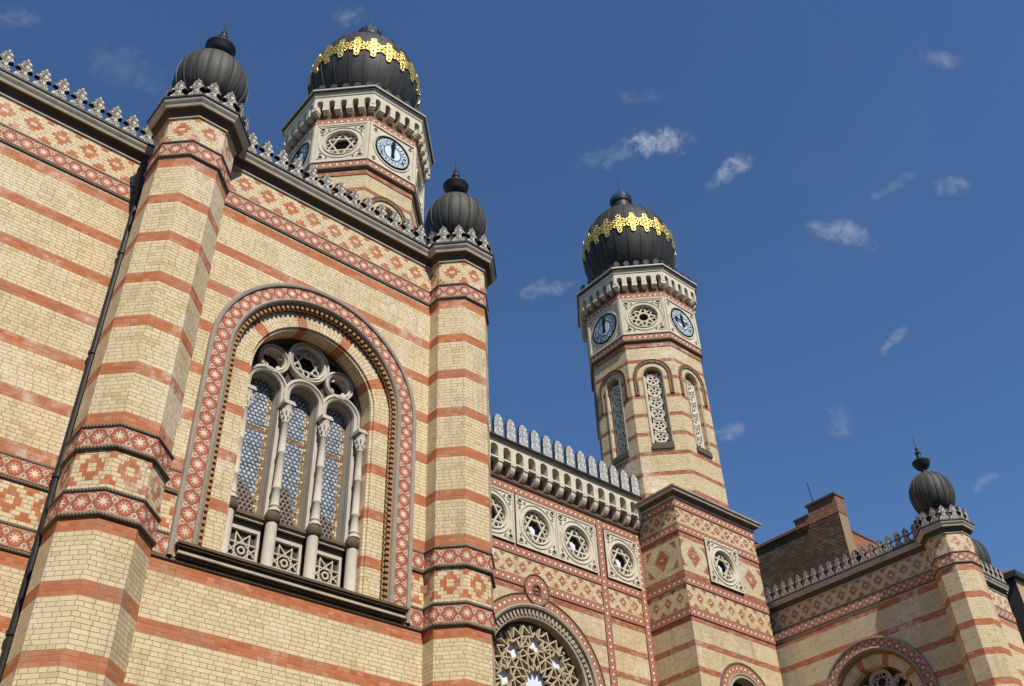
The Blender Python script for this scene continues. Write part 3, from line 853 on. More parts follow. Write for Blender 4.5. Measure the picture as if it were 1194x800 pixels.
def relief_panel(par, F, uc, vc, hw, hh, ro, d, name='star_rosette', glass=m_pane, nstar=6, depth=0.09):
    """carved square stone panel with a round pierced star opening"""
    b = MB()
    b.plate(F, [(uc - hw, vc - hh), (uc + hw, vc - hh), (uc + hw, vc + hh), (uc - hw, vc + hh)], [circle(uc, vc, ro, 40)], d, d - 0.42, m_panel)
    for r_, w_, h_ in ((ro + 0.22, 0.045, 0.03), (ro + 0.05, 0.06, 0.04)):
        b.arch_sweep(F, uc, vc, None, [(r_ + w_ / 2, d), (r_ + w_ / 4, d + h_), (r_ - w_ / 4, d + h_), (r_ - w_ / 2, d)], m_panel, n=24, full=True)
    for sx in (-1, 1):
        for sy in (-1, 1):
            u, v = uc + sx * (hw - 0.20), vc + sy * (hh - 0.20)
            corner_curl(b, F, u, v, 0.12, d, m_panel)
            for (du, dv, rr) in ((0.0, 0.24, 0.05), (0.24, 0.0, 0.05)):
                corner_curl(b, F, u - sx * du, v - sy * dv * 1.0, rr, d, m_panel)
    e = 0.06
    for (u0, u1, v0, v1) in ((uc - hw, uc + hw, vc + hh - e, vc + hh), (uc - hw, uc + hw, vc - hh, vc - hh + e), (uc - hw, uc - hw + e, vc - hh + e, vc + hh - e), (uc + hw - e, uc + hw, vc - hh + e, vc + hh - e)):
        b.box(F, u0, u1, v0, v1, d - 0.05, d + 0.03, m_panel)
    p = b.build(name, par, smooth=35)
    b = MB(); t0 = d - depth
    if nstar == 6: star_lattice(b, F, uc, vc, ro * 0.99, 6, 2, 0.055, t0, t0 - 0.09, m_panel)
    else: star_lattice(b, F, uc, vc, ro * 0.99, nstar, 3, 0.055, t0, t0 - 0.09, m_panel)
    n = nstar
    for i in range(n):
        t = PI / 2 + PI / n + 2 * PI * i / n
        b.plate(F, circle(uc + ro * 0.80 * cos(t), vc + ro * 0.80 * sin(t), ro * 0.19, 14), [circle(uc + ro * 0.80 * cos(t), vc + ro * 0.80 * sin(t), ro * 0.14, 14)], t0 - 0.012, t0 - 0.08, m_panel)
    b.build('star_tracery', p)
    b = MB(); b.poly(F, circle(uc, vc, ro, 32), (), d - 0.32, m_dkglass)
    b.build('glass_pane', p)
    if glass is not None:
        b = MB(); b.poly(F, circle(uc - ro * 0.16, vc - ro * 0.20, ro * 0.30, 6, PI / 6), (), d - 0.19, glass); b.build('glass_pane', p)  # pale hexagon painted as a reflection in the dark glass
    return p

def numeral(b, F, txt, u, v, ang, h, d):
    wd = {'I': 0.3, 'V': 0.55, 'X': 0.6}
    tot = sum(wd[c] for c in txt) * h; x = -tot / 2
    def P(a, bb): return (u + a * cos(ang) - bb * sin(ang), v + a * sin(ang) + bb * cos(ang))
    t = h * 0.13
    for c in txt:
        w = wd[c] * h
        segs = {'I': [((.5, -.5), (.5, .5))], 'V': [((.1, .5), (.5, -.5)), ((.5, -.5), (.9, .5))], 'X': [((.1, .5), (.9, -.5)), ((.1, -.5), (.9, .5))]}[c]
        for (a0, a1), (b0, b1) in segs:
            b.bar(F, P(x + a0 * w, a1 * h), P(x + b0 * w, b1 * h), t, d, d - 0.01, m_cblack)
        x += w
ROM = ['XII', 'I', 'II', 'III', 'IIII', 'V', 'VI', 'VII', 'VIII', 'IX', 'X', 'XI']

def build_clock(par, F, vc, hour, minute, d):
    b = MB(); R = 0.745
    b.arch_sweep(F, 0, vc, None, [(R + 0.03, d), (R + 0.02, d + 0.05), (R - 0.015, d + 0.05), (R - 0.025, d + 0.012)], m_cblack, n=24, full=True)
    b.poly(F, circle(0, vc, R - 0.02, 48), (), d + 0.012, m_cblue)
    b.poly(F, circle(0, vc, 0.36, 32), (), d + 0.020, m_cwhite)
    b.arch_sweep(F, 0, vc, None, [(0.395, d + 0.013), (0.39, d + 0.024), (0.37, d + 0.024), (0.362, d + 0.013)], m_cblack, n=18, full=True)
    for i in range(12):
        t = PI / 2 - i * PI / 6
        c = (0.56 * cos(t), vc + 0.56 * sin(t))
        b.poly(F, circle(c[0], c[1], 0.132, 18), (), d + 0.018, m_cwhite)
        b.plate(F, circle(c[0], c[1], 0.140, 18), [circle(c[0], c[1], 0.131, 18)], d + 0.026, d + 0.012, m_cblack)
    k = b.build('clock', par)
    b = MB()
    for i in range(12):
        t = PI / 2 - i * PI / 6
        numeral(b, F, ROM[i], 0.56 * cos(t), vc + 0.56 * sin(t), t - PI / 2, 0.125, d + 0.027)
    b.build('numerals', k)
    for nm, frac, L, w, dd in (('hour_hand', hour / 12.0 + minute / 720.0, 0.46, 0.115, 0.060), ('minute_hand', minute / 60.0, 0.66, 0.085, 0.085)):
        t = PI / 2 - 2 * PI * frac
        e = Vector((cos(t), sin(t))); nn = Vector((-e.y, e.x)); c = Vector((0, vc))
        pts = [c - e * 0.26 - nn * w * 0.75, c - e * 0.05 - nn * w * 0.55, c + e * L * 0.55 - nn * w * 0.7, c + e * L * 0.7 - nn * w * 1.0, c + e * L]
        pts2 = [c + e * L * 0.7 + nn * w * 1.0, c + e * L * 0.55 + nn * w * 0.7, c - e * 0.05 + nn * w * 0.55, c - e * 0.26 + nn * w * 0.75]
        b = MB(); b.plate(F, [(p.x, p.y) for p in pts + pts2], (), d + dd, d + dd - 0.012, m_cblack, back=True); b.build(nm, k)
    return k

def profile_dome():
    pr = [(1.60, 33.98), (1.60, 34.8), (1.62, 35.1)]
    for i in range(30):
        a = -0.80 + (PI / 2 + 0.80 - 0.17) * i / 29
        pr.append((2.38 * cos(a) ** 0.95, 37.35 + 2.95 * sin(a)))
    return pr

def build_tower(cx, cy, label, times, nstar):
    t = thing('clock_tower', label, 'clock tower', (cx, cy, 0), 'twin onion-domed clock towers')
    X0, X1, Y0, Y1 = cx - 2.44, cx + 2.44, cy - 2.40, cy + 2.40
    # square base
    b = MB()
    FF = front(Y0); FS = left(X0)
    hole = arch_outline(cx + 0.05, 13.4, 9.0, 0.95, 28)
    pc = (cx + 0.02, 18.83); ph = (1.0, 0.93)
    rh = circle(pc[0], pc[1], 0.58, 40)
    b.poly(FF, [(X0, 0), (X1, 0), (X1, 21.2), (X0, 21.2)], [hole, rh], 0.0, m_base); b.rim(FF, hole, 0.0, -0.35, m_panel, inward=True)
    q = [(-Y1, 0), (-Y0, 0), (-Y0, 21.2), (-Y1, 21.2)]
    b.face([FS(x, y) for x, y in q], q, m_basel)
    FE = Frame(0, X1); q = [(Y0, 0), (Y1, 0), (Y1, 21.2), (Y0, 21.2)]; b.face([FE(x, y) for x, y in q], q, m_basel)
    FN = Frame(90, Y1); q = [(-X1, 0), (-X0, 0), (-X0, 21.2), (-X1, 21.2)]; b.face([FN(x, y) for x, y in q], q, m_base)
    b.poly(FF, hole, (), -0.34, m_dkglass)
    b.build('base_wall', t)
    sq = [(X1, Y1), (X0, Y1), (X0, Y0), (X1, Y0)]
    for z0, z1 in ((16.20, 16.54), (17.44, 17.78), (19.63, 19.97), (20.68, 21.02)):
        b = MB(); b.plan_sweep(sq, [(0, z0), (0.03, z0), (0.03, z1), (0, z1)], m_round, True, uvmode='mid'); b.build('roundel_frieze', t)
    b = MB()
    b.plan_sweep(sq, [(0.0, 21.04), (0.06, 21.05), (0.07, 21.10), (0.04, 21.12)], m_light, True)
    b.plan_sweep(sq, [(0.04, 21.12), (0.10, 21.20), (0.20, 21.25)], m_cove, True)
    b.plan_sweep(sq, [(0.20, 21.25), (0.26, 21.255), (0.27, 21.33), (0.25, 21.36)], m_light, True)
    b.plan_sweep(sq, [(0.25, 21.36), (0.33, 21.365), (0.34, 21.43), (0.28, 21.47), (-0.6, 21.60)], m_cornice, True)
    b.build('cornice', t)
    b = MB(); b.plan_sweep(sq, [(-0.25, 21.50), (-0.25, 21.80), (-0.9, 21.82)], m_panel, True); b.build('plinth', t)
    relief_panel(t, FF, pc[0], pc[1], ph[0], ph[1], 0.58, 0.05)
    # arch of the base window
    b = MB(); b.arch_sweep(FF, cx + 0.05, 13.4, 9.0, [(1.56, 0.0), (1.54, 0.06), (1.49, 0.05), (1.48, 0.03)], m_rope, n=30); b.build('arch_rope', t)
    b = MB(); b.arch_sweep(FF, cx + 0.05, 13.4, 9.0, [(1.482, 0.0), (1.482, 0.03), (1.19, 0.03), (1.19, 0.0)], m_round, n=30); b.build('roundel_frieze', t)
    b = MB(); b.arch_sweep(FF, cx + 0.05, 13.4, 9.0, [(1.19, 0.0), (1.17, 0.06), (1.10, 0.05), (1.08, 0.0), (1.05, 0.04), (0.98, 0.04), (0.96, -0.02), (0.95, -0.3)], m_cornice, n=30); b.build('arch_molding', t)
    # octagonal brick shaft with a tall pierced window in every face
    Rs = 2.68; aps = Rs * cos(rad(22.5))
    b = MB()
    wo = arch_outline(0, 27.78, 24.2, 0.40, 18)
    for k in range(8): octo_plate(b, cx, cy, Rs, k, 21.5, 29.75, m_tower, holes=[wo], depth=-0.42)
    b.build('shaft', t)
    for k in range(8):
        Fk = Frame(45 * k, aps, (cx, cy, 0))
        b = MB()
        b.arch_sweep(Fk, 0, 27.78, 26.72, [(0.85, 0.0), (0.85, 0.06), (0.83, 0.075), (0.80, 0.07), (0.79, 0.0)], m_hood, n=24)
        b.arch_sweep(Fk, 0, 27.78, 26.72, [(0.74, 0.0), (0.74, 0.05), (0.67, 0.05), (0.66, 0.0)], m_lattice, n=24)
        for i in range(29):
            a = PI * i / 28
            b.bar(Fk, (0.785 * cos(a), 27.78 + 0.785 * sin(a)), (0.69 * cos(a), 27.78 + 0.69 * sin(a)), 0.045, 0.06, 0.0, m_hood)
        for i in range(10):
            for s in (-1, 1): b.bar(Fk, (s * 0.785, 26.75 + 0.1 * i), (s * 0.69, 26.75 + 0.1 * i), 0.045, 0.06, 0.0, m_hood)
        b.arch_sweep(Fk, 0, 27.78, 24.2, [(0.47, 0.0), (0.46, 0.035), (0.42, 0.03), (0.405, 0.0)], m_cornice, n=20)
        w = b.build('window', t)
        b = MB()
        fr = arch_outline(0, 27.78, 24.2, 0.398, 18)
        for i in range(6):
            z = 24.62 + 0.6 * i; hs = []
            for j in range(5):
                a = PI / 2 + 2 * PI * j / 5 + (PI / 5 if i % 2 else 0)
                hs.append(circle(0.145 * cos(a), z + 0.145 * sin(a), 0.064, 10))
            hs.append(circle(0, z, 0.04, 8))
            b.plate(Fk, circle(0, z, 0.305, 28), hs, -0.20, -0.28, m_light2)
            b.arch_sweep(Fk, 0, z, None, [(0.315, -0.21), (0.305, -0.175), (0.265, -0.17), (0.25, -0.20)], m_light2, n=12, full=True)
            for s_ in (-1, 1): b.plate(Fk, [(s_ * 0.20 - 0.06, z + 0.30), (s_ * 0.20, z + 0.21), (s_ * 0.20 + 0.06, z + 0.30), (s_ * 0.20, z + 0.39)], (), -0.203, -0.27, m_light2)
        for s_ in (-1, 1): b.box(Fk, s_ * 0.352 - 0.046, s_ * 0.352 + 0.046, 24.23, 27.85, -0.29, -0.19, m_light2)
        b.box(Fk, -0.30, 0.30, 24.23, 24.33, -0.29, -0.19, m_light2)
        b.build('pierced_tracery', w)
        b = MB(); b.poly(Fk, fr, (), -0.41, m_dkglass); b.build('glass_pane', w)
        b = MB(); b.box(Fk, -0.47, 0.47, 23.90, 24.10, -0.02, 0.08, m_cove); b.box(Fk, -0.40, 0.40, 24.10, 24.22, -0.40, 0.03, m_sill); b.build('window_sill', w)
    # clock storey
    oc = octagon(cx, cy, 2.70); och = octagon(cx, cy, 2.74)
    b = MB(); b.plan_sweep(octagon(cx, cy, Rs), [(0.0, 29.32), (0.03, 29.33), (0.03, 29.52), (0.0, 29.53)], m_redbrick, True)
    b.build('red_band', t)
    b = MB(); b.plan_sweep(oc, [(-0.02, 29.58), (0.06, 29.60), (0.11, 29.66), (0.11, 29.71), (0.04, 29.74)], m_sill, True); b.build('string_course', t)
    for z0, z1 in ((29.74, 30.06), (32.20, 32.54)):
        b = MB(); b.plan_sweep(och, [(0, z0), (0.03, z0), (0.03, z1), (0, z1)], m_round, True, uvmode='mid'); b.build('roundel_frieze', t)
    Rc = 2.76; apc = Rc * cos(rad(22.5)); sdc = Rc * sin(rad(22.5))
    b = MB()
    for k in range(8):
        Fk = Frame(45 * k, apc, (cx, cy, 0))
        q = [(-sdc, 30.06), (sdc, 30.06), (sdc, 32.2), (-sdc, 32.2)]
        if k % 2 == 0: b.face([Fk(x, y) for x, y in q], q, m_panel)
        b.box(Fk, -sdc, -sdc + 0.10, 30.06, 32.2, 0.0, 0.05, m_panel); b.box(Fk, sdc - 0.10, sdc, 30.06, 32.2, 0.0, 0.05, m_panel)
        b.box(Fk, -sdc + 0.1, sdc - 0.1, 30.06, 30.14, 0.0, 0.05, m_panel); b.box(Fk, -sdc + 0.1, sdc - 0.1, 32.12, 32.2, 0.0, 0.05, m_panel)
        if k % 2 == 0:
            for sx in (-1, 1):
                for sy in (-1, 1): corner_curl(b, Fk, sx * (sdc - 0.25), 31.13 + sy * 0.80, 0.085, 0.0, m_panel)
            b.arch_sweep(Fk, 0, 31.13, None, [(0.88, 0), (0.87, 0.035), (0.82, 0.035), (0.80, 0)], m_panel, n=24, full=True)
    b.build('clock_storey', t)
    for k in range(8):
        Fk = Frame(45 * k, apc, (cx, cy, 0))
        if k % 2 == 0: build_clock(t, Fk, 31.13, *(times.get(k, (12, 0))), 0.01)
        else: relief_panel(t, Fk, 0, 31.13, sdc - 0.11, 0.985, 0.62, 0.0, nstar=nstar, depth=0.09, glass=None)
    # corbel table and cornice
    b = MB()
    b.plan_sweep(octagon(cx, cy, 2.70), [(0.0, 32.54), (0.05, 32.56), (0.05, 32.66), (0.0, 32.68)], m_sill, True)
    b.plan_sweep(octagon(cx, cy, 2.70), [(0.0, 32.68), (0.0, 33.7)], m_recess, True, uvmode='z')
    apo = 2.70 * cos(rad(22.5))
    oo = 0.30; sdo = (apo + oo) * math.tan(rad(22.5))
    for k in range(8):
        Fk = Frame(45 * k, apo, (cx, cy, 0))
        hs = []
        n = 5; pit = 2 * sdo / (n + 0.0)
        for i in range(n):
            u = -sdo + pit * (i + 0.5)
            hs.append(arch_outline(u, 33.28, 33.02, 0.105, 10))
        # arches cut into the front plate, open at the bottom
        pts = [(-sdo, 33.02)]
        for i in range(n):
            u = -sdo + pit * (i + 0.5)
            pts += arch_outline(u, 33.28, 33.02, 0.12, 10)
        pts += [(sdo, 33.02), (sdo, 33.62), (-sdo, 33.62)]
        b.plate(Fk, pts, (), oo, 0.0, m_panel)
    b.build('corbel_table', t)
    proto = None
    for k in range(8):
        Fk = Frame(45 * k, apo, (cx, cy, 0)); ang = 45 * k
        n = 5; pit = 2 * sdo / n
        for i in range(n):
            p = Fk(-sdo + pit * i, 32.72, 0.0)
            if i == 0:
                ca = rad(45 * k - 22.5); p = Vector((cx + 2.70 * cos(ca), cy + 2.70 * sin(ca), 32.72))
            if proto is None:
                bb = MB(); bb.box(F0, -0.125, 0.125, 0.13, 0.30, 0.0, 0.295, m_panel); bb.box(F0, -0.105, 0.105, 0.06, 0.128, 0.0, 0.24, m_panel); bb.box(F0, -0.085, 0.085, 0.0, 0.058, 0.0, 0.15, m_panel)
                proto = bb.build('corbel', t, loc=p)
                for v in proto.data.vertices: v.co = v.co + p
                proto.rotation_euler = (0, 0, rad(ang - 270))
            else: place(proto, t, p, ang - (22.5 if i == 0 else 0))
    b = MB()
    oc2 = octagon(cx, cy, 2.70)
    b.plan_sweep(oc2, [(0.0, 33.60), (0.33, 33.62), (0.35, 33.70), (0.37, 33.74)], m_panel, True)
    b.plan_sweep(oc2, [(0.37, 33.74), (0.40, 33.745), (0.40, 33.86), (0.42, 33.865)], m_gutter, True)
    b.plan_sweep(oc2, [(0.42, 33.865), (0.46, 33.87), (0.47, 33.93), (0.44, 33.97)], m_panel, True)
    b.plan_sweep(oc2, [(0.44, 33.97), (0.0, 34.05), (-1.0, 34.06)], m_gutter, True)
    b.build('cornice', t)
    # cresting of small dark palmettes
    pal = mirror([(.10, 0), (.13, .10), (.09, .19), (.14, .26), (.13, .36), (.06, .44), (0, .47)])
    pm = None; apk = (2.70 + 0.40) * cos(rad(22.5)); sk = apk * math.tan(rad(22.5))
    for k in range(8):
        Fk = Frame(45 * k, apk - 0.1, (cx, cy, 0))
        for i in range(5):
            p = Fk(-sk + 2 * sk * (i + 0.5) / 5, 34.0, 0); ang = 45 * k
            if pm is None:
                bb = MB(); bb.plate(F0, pal, (), 0.0, -0.06, m_domet, back=True)
                pm = bb.build('palmette', t, loc=p)
                for v in pm.data.vertices: v.co = v.co + p
                pm.rotation_euler = (0, 0, rad(ang - 270))
            else: place(pm, t, p, ang)
    # dome
    pr = profile_dome()
    b = MB(); b.lathe((cx, cy), pr, m_domet, n=96)
    dome = b.build('dome', t, smooth=40)
    ng = 22
    b = MB()
    for i in range(ng):
        a = 2 * PI * (i + 0.5) / ng
        e = Vector((cos(a), sin(a), 0)); s_ = Vector((-sin(a), cos(a), 0))
        pp = pr[3:]
        rows = [[Vector((cx, cy, 0)) + e * (r - 0.01) + s_ * 0.022 * q + Vector((0, 0, z)) for q in (-1, 1)] for r, z in pp]
        rows2 = [[Vector((cx, cy, 0)) + e * (r + 0.03) + s_ * 0.014 * q + Vector((0, 0, z)) for q in (-1, 1)] for r, z in pp]
        full = [[rows[j][0], rows2[j][0], rows2[j][1], rows[j][1]] for j in range(len(pp))]
        b.grid(full, [[(0, z)] * 4 for r, z in pp], m_domet, flip=True)
    b.build('seam_rib', dome)
    # gilded band of quatrefoil ornaments
    arc = [0.0]; 
    for i in range(1, len(pr)): arc.append(arc[-1] + math.hypot(pr[i][0] - pr[i - 1][0], pr[i][1] - pr[i - 1][1]))
    i0 = min(range(len(pr)), key=lambda i: abs(pr[i][1] - 37.55)); s0 = arc[i0]
    def at(s):
        for i in range(len(arc) - 1):
            if arc[i] <= s <= arc[i + 1]:
                f = (s - arc[i]) / (arc[i + 1] - arc[i]); return pr[i][0] + f * (pr[i + 1][0] - pr[i][0]), pr[i][1] + f * (pr[i + 1][1] - pr[i][1])
        return pr[-1]
    def goldF(a0):
        def f(u, v, d=0.0):
            r, z = at(s0 + v); a = a0 + u / 2.38
            return Vector((cx + (r + d) * cos(a), cy + (r + d) * sin(a), z + d * 0.1))
        return f
    def lobed():
        o = []
        lob = [(0, 0.50, 0.135), (0, 0.30, 0.15), (0.175, 0.17, 0.125), (0.29, 0.02, 0.05), (0.175, -0.15, 0.12), (0, -0.30, 0.14), (0, -0.47, 0.12), (-0.175, -0.15, 0.12), (-0.29, 0.02, 0.05), (-0.175, 0.17, 0.125)]
        n = 96
        for i in range(n):
            t = 2 * PI * i / n; best = 0.16
            for (x, y, r) in [(q[0] * 1.12, q[1] * 1.10, q[2] * 1.02) for q in lob]:
                # ray-circle
                bq = x * cos(t) + y * sin(t); cq = x * x + y * y - r * r; dq = bq * bq - cq
                if dq > 0: best = max(best, bq + math.sqrt(dq))
            o.append((best * cos(t), best * sin(t)))
        return o
    go = lobed()
    gh = [circle(0, 0.54, 0.06, 8), circle(0, -0.51, 0.055, 8), circle(0, 0.02, 0.05, 8), circle(0.24, 0.02, 0.035, 8), circle(-0.24, 0.02, 0.035, 8), circle(0.19, 0.19, 0.06, 8), circle(-0.19, 0.19, 0.06, 8), circle(0.19, -0.17, 0.06, 8), circle(-0.19, -0.17, 0.06, 8), circle(0, 0.29, 0.05, 8), circle(0, -0.27, 0.05, 8)]
    for i in range(ng):
        b = MB(); b.plate(goldF(2 * PI * i / ng), go, gh, 0.055, 0.005, m_gold)
        b.build('gold_ornament', dome)
    b = MB()
    b.lathe((cx, cy), [(0.62, 40.15), (0.62, 40.30), (0.53, 40.34), (0.51, 41.10), (0.58, 41.16), (0.60, 41.30), (0.50, 41.32)], m_iron, n=28)
    for i in range(18):
        a = 2 * PI * i / 18
        Fk = Frame(math.degrees(a), 0.58, (cx, cy, 0))
        b.plate(Fk, circle(0, 41.42, 0.10, 10), [circle(0, 41.42, 0.055, 8)], 0.015, -0.015, m_iron, back=True)
        b.box(Fk, -0.025, 0.025, 41.50, 41.64, -0.015, 0.015, m_iron)
    b.build('lantern_crown', dome)
    b = MB(); b.lathe((cx, cy), [(0.30, 41.43), (0.18, 41.55), (0.07, 41.75), (0.045, 42.1), (0.003, 43.6)], m_iron, n=12); b.build('spike', dome)
    return t

build_tower(13.60, 24.10, 'left clock tower, rising behind the near wing battlement, lower half hidden', {6: (12, 0), 4: (12, 0)}, 6)
build_tower(30.07, 24.10, 'right clock tower, whole shaft visible above the square base beside the rose window front', {6: (11, 46), 4: (12, 1)}, 8)

# ------------------------------------------------------------------ front between the towers, with the rose window
YM = 23.72
fac = thing('rose_window_front', 'recessed entrance front between the clock towers with rose window and star panels', 'building', (21.85, YM, 0))
FM = front(YM); XC = 21.88
rz = (XC, 13.12)
b = MB()
PU = (XC - 1.92, XC + 0.15, XC + 2.16, XC + 4.57, XC - 4.57)
b.poly(FM, [(16.04, 0), (27.64, 0), (27.64, 21.6), (16.04, 21.6)], [circle(rz[0], rz[1], 2.58, 56)] + [circle(u, 18.82, 0.62, 40) for u in PU], 0.0, m_mid); b.rim(FM, circle(rz[0], rz[1], 2.58, 56), 0.0, -0.3, m_mid, inward=True)
b.build('wall', fac)
b = MB(); q = [(16.04, YM), (27.64, YM), (27.64, 30), (16.04, 30)]
b.face([Vector((x, y, 21.6)) for x, y in q], q, m_flat); b.build('roof', fac)
def hstrip(u0, u1, zc, hw=0.17):
    b = MB()
    q = [(u0, zc - hw), (u1, zc - hw), (u1, zc + hw), (u0, zc + hw)]
    b.plate(FM, q, (), 0.03, 0.0, m_round, uv0=(0, zc)); return b.build('roundel_frieze', fac)
def vstrip(uc, z0, z1, hw=0.17):
    b = MB()
    i = [(uc - hw, z0), (uc + hw, z0), (uc + hw, z1), (uc - hw, z1)]
    b.face([FM(x, y, 0.036) for x, y in i], [(y, x - uc) for x, y in i], m_round)
    b.rim(FM, i, 0.036, 0.0, m_round); return b.build('roundel_frieze', fac)
hstrip(16.1, 27.6, 20.03); hstrip(16.1, 27.6, 17.62); hstrip(16.1, 27.6, 16.50)
for u in (XC - 3.46, XC + 3.46, XC - 5.62, XC + 5.60): vstrip(u, 9.0, 20.18)
for u in PU:
    hwid = 0.995 if abs(u - XC) < 3 else 0.915
    relief_panel(fac, FM, u, 18.82, hwid, 0.985, 0.62, 0.06)
# rose window
b = MB(); b.arch_sweep(FM, rz[0], rz[1], None, [(3.04, 0.0), (3.03, 0.07), (2.99, 0.06), (2.985, 0.035)], m_sill, n=48, full=True); b.build('arch_rope', fac)
b = MB(); b.arch_sweep(FM, rz[0], rz[1], None, [(2.985, 0.0), (2.985, 0.04), (2.66, 0.04), (2.66, 0.0)], m_round, n=48, full=True); b.build('roundel_frieze', fac)
rs = MB()
rs.arch_sweep(FM, rz[0], rz[1], None, [(2.66, 0.0), (2.65, 0.10), (2.60, 0.11), (2.54, 0.08), (2.52, -0.02), (2.46, -0.02), (2.45, -0.04), (2.30, -0.07), (2.28, -0.02), (2.20, -0.04), (2.17, -0.10), (2.16, -0.42)], m_cornice, n=48, full=True)
rose = rs.build('rose_window', fac, smooth=35)
b = MB(); n = 84
for i in range(n):
    t = 2 * PI * i / n
    b.bar(FM, (rz[0] + 2.44 * cos(t), rz[1] + 2.44 * sin(t)), (rz[0] + 2.32 * cos(t), rz[1] + 2.32 * sin(t)), 0.085, 0.02, -0.07, m_cornice)
b.build('dentil_ring', rose)
b = MB()
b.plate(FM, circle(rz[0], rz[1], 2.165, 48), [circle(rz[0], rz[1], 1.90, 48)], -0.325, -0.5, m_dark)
for i in range(24):
    t = 2 * PI * i / 24; c = (rz[0] + 2.0 * cos(t), rz[1] + 2.0 * sin(t))
    b.plate(FM, circle(c[0], c[1], 0.05, 10), (), -0.27, -0.33, m_cornice)
b.build('boss_ring', rose)
b = MB()
def P(r, t): return (rz[0] + r * cos(t), rz[1] + r * sin(t))
d0, d1 = -0.12, -0.31
cnt = 0
def rb(p, q, w=0.045):
    global cnt
    cnt += 1; b.bar(FM, p, q, w, d0 - 0.0018 * (cnt % 11), d1, m_tan)
n = 8; h = PI / n
for i in range(n):
    t = PI / 2 + 2 * PI * i / n; tt = t + h
    # crown round the centre light
    for k in (0, 1):
        a = t + k * h
        rb(P(0.46, a), P(0.70, a + h / 2)); rb(P(0.70, a + h / 2), P(0.46, a + h))
    rb(P(0.70, t + h / 2), P(1.06, t)); rb(P(0.70, t - h / 2), P(1.06, t))
    rb(P(0.70, tt - h / 2), P(1.00, tt)); rb(P(0.70, tt + h / 2), P(1.00, tt))
    # pointed star openings on the axes
    c = P(1.36, t)
    st = [(c[0] + (0.40 if m % 2 == 0 else 0.25) * cos(t + m * PI / 6), c[1] + (0.40 if m % 2 == 0 else 0.25) * sin(t + m * PI / 6)) for m in range(12)]
    for m in range(12): rb(st[m], st[(m + 1) % 12], 0.045)
    # kites between the stars
    kite = [P(1.00, tt), P(1.28, tt + 0.34 * h), P(1.62, tt), P(1.28, tt - 0.34 * h)]
    for m in range(4): rb(kite[m], kite[(m + 1) % 4])
    rb(st[2], kite[1], 0.04); rb(st[10], P(1.28, t - 0.66 * h), 0.04)
    rb(kite[1], kite[3], 0.035)
    rb(P(1.00, tt), P(1.06, t), 0.04); rb(P(1.00, t - h), P(1.06, t), 0.04)
    rb(P(1.62, tt), st[1], 0.04); rb(P(1.62, t - h), st[11], 0.04)
    rb(st[1], P(1.95, t + 0.30 * h), 0.04); rb(st[11], P(1.95, t - 0.30 * h), 0.04)
    rb(P(1.62, tt), P(1.95, tt + 0.30 * h)); rb(P(1.62, tt), P(1.95, tt - 0.30 * h))
    rb(P(1.95, tt - 0.30 * h), P(1.70, t + 0.42 * h)); rb(P(1.95, tt + 0.30 * h), P(1.70, t + 1.58 * h))
b.build('star_tracery', rose)
b = MB(); b.poly(FM, circle(rz[0], rz[1], 2.0, 48), (), -0.34, m_dkglass)
b.build('glass_pane', rose)
for i in range(8):
    t = PI / 2 + 2 * PI * i / 8; c = P(1.36, t)
    b = MB(); b.poly(FM, circle(c[0], c[1], 0.37, 12), (), -0.32, m_pane); b.build('glass_pane', rose)
    tt = t + h
    b = MB(); b.poly(FM, [P(1.00, tt), P(1.28, tt + .34 * h), P(1.62, tt), P(1.28, tt - .34 * h)], (), -0.32, m_pane); b.build('glass_pane', rose)
b = MB(); b.poly(FM, circle(rz[0], rz[1], 0.52, 12), (), -0.32, m_pane); b.build('glass_pane', rose)
# interlaced loop tying the rose to the frieze
b = MB()
b.arch_sweep(FM, XC, 16.34, None, [(0.58, 0.0), (0.57, 0.085), (0.545, 0.085), (0.535, 0.06)], m_sill, n=18, full=True)
b.arch_sweep(FM, XC, 16.34, None, [(0.535, 0.0), (0.535, 0.06), (0.205, 0.06), (0.205, 0.0)], m_round, n=18, full=True)
b.arch_sweep(FM, XC, 16.34, None, [(0.205, 0.06), (0.19, 0.085), (0.155, 0.085), (0.14, 0.0)], m_sill, n=18, full=True)
b.build('frieze_loop', fac, smooth=30)
# corbel table, cornice, merlons
b = MB()
pit = 0.605; us = [27.45 - pit * i for i in range(19)]
b.plan_sweep([(16.04, YM), (27.64, YM)], [(0.0, 20.20), (0.06, 20.22), (0.10, 20.28), (0.10, 20.33), (0.0, 20.36)], m_sill)
hs = [arch_outline(u - pit / 2, 21.28, 20.93, 0.18, 12) for u in us if u - pit / 2 - 0.2 > 16.1]
b.plate(FM, [(16.06, 20.86), (27.62, 20.86), (27.62, 21.55), (16.06, 21.55)], hs, 0.34, 0.005, m_panel)
b.build('corbel_table', fac)
b = MB(); q = [(16.06, 20.34), (27.62, 20.34), (27.62, 21.54), (16.06, 21.54)]
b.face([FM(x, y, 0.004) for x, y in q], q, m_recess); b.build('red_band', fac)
proto = None
for u in us:
    p = FM(u, 20.42, 0.0)
    if proto is None:
        bb = MB(); bb.box(F0, -0.118, 0.118, 0.36, 0.50, 0.0, 0.335, m_panel)
        bb.plate(Frame(0, 0.105), [(0.0, 0.0), (0.13, 0.02), (0.22, 0.08), (0.28, 0.18), (0.30, 0.30), (0.29, 0.358), (0.0, 0.358)], (), 0.0, -0.21, m_panel, back=True)
        for v in range(len(bb.v)): pass
        proto = bb.build('corbel', fac, loc=p)
        for i, v in enumerate(proto.data.vertices):
            v.co = v.co + p
        # the side profile was drawn along +Y: turn it to face the street
        for v in proto.data.vertices:
            if v.co.y > 0.0001 and v.co.z < 0.359: v.co.y = -v.co.y
        proto.data.flip_normals() if False else None
    else: place(proto, fac, p, 270)
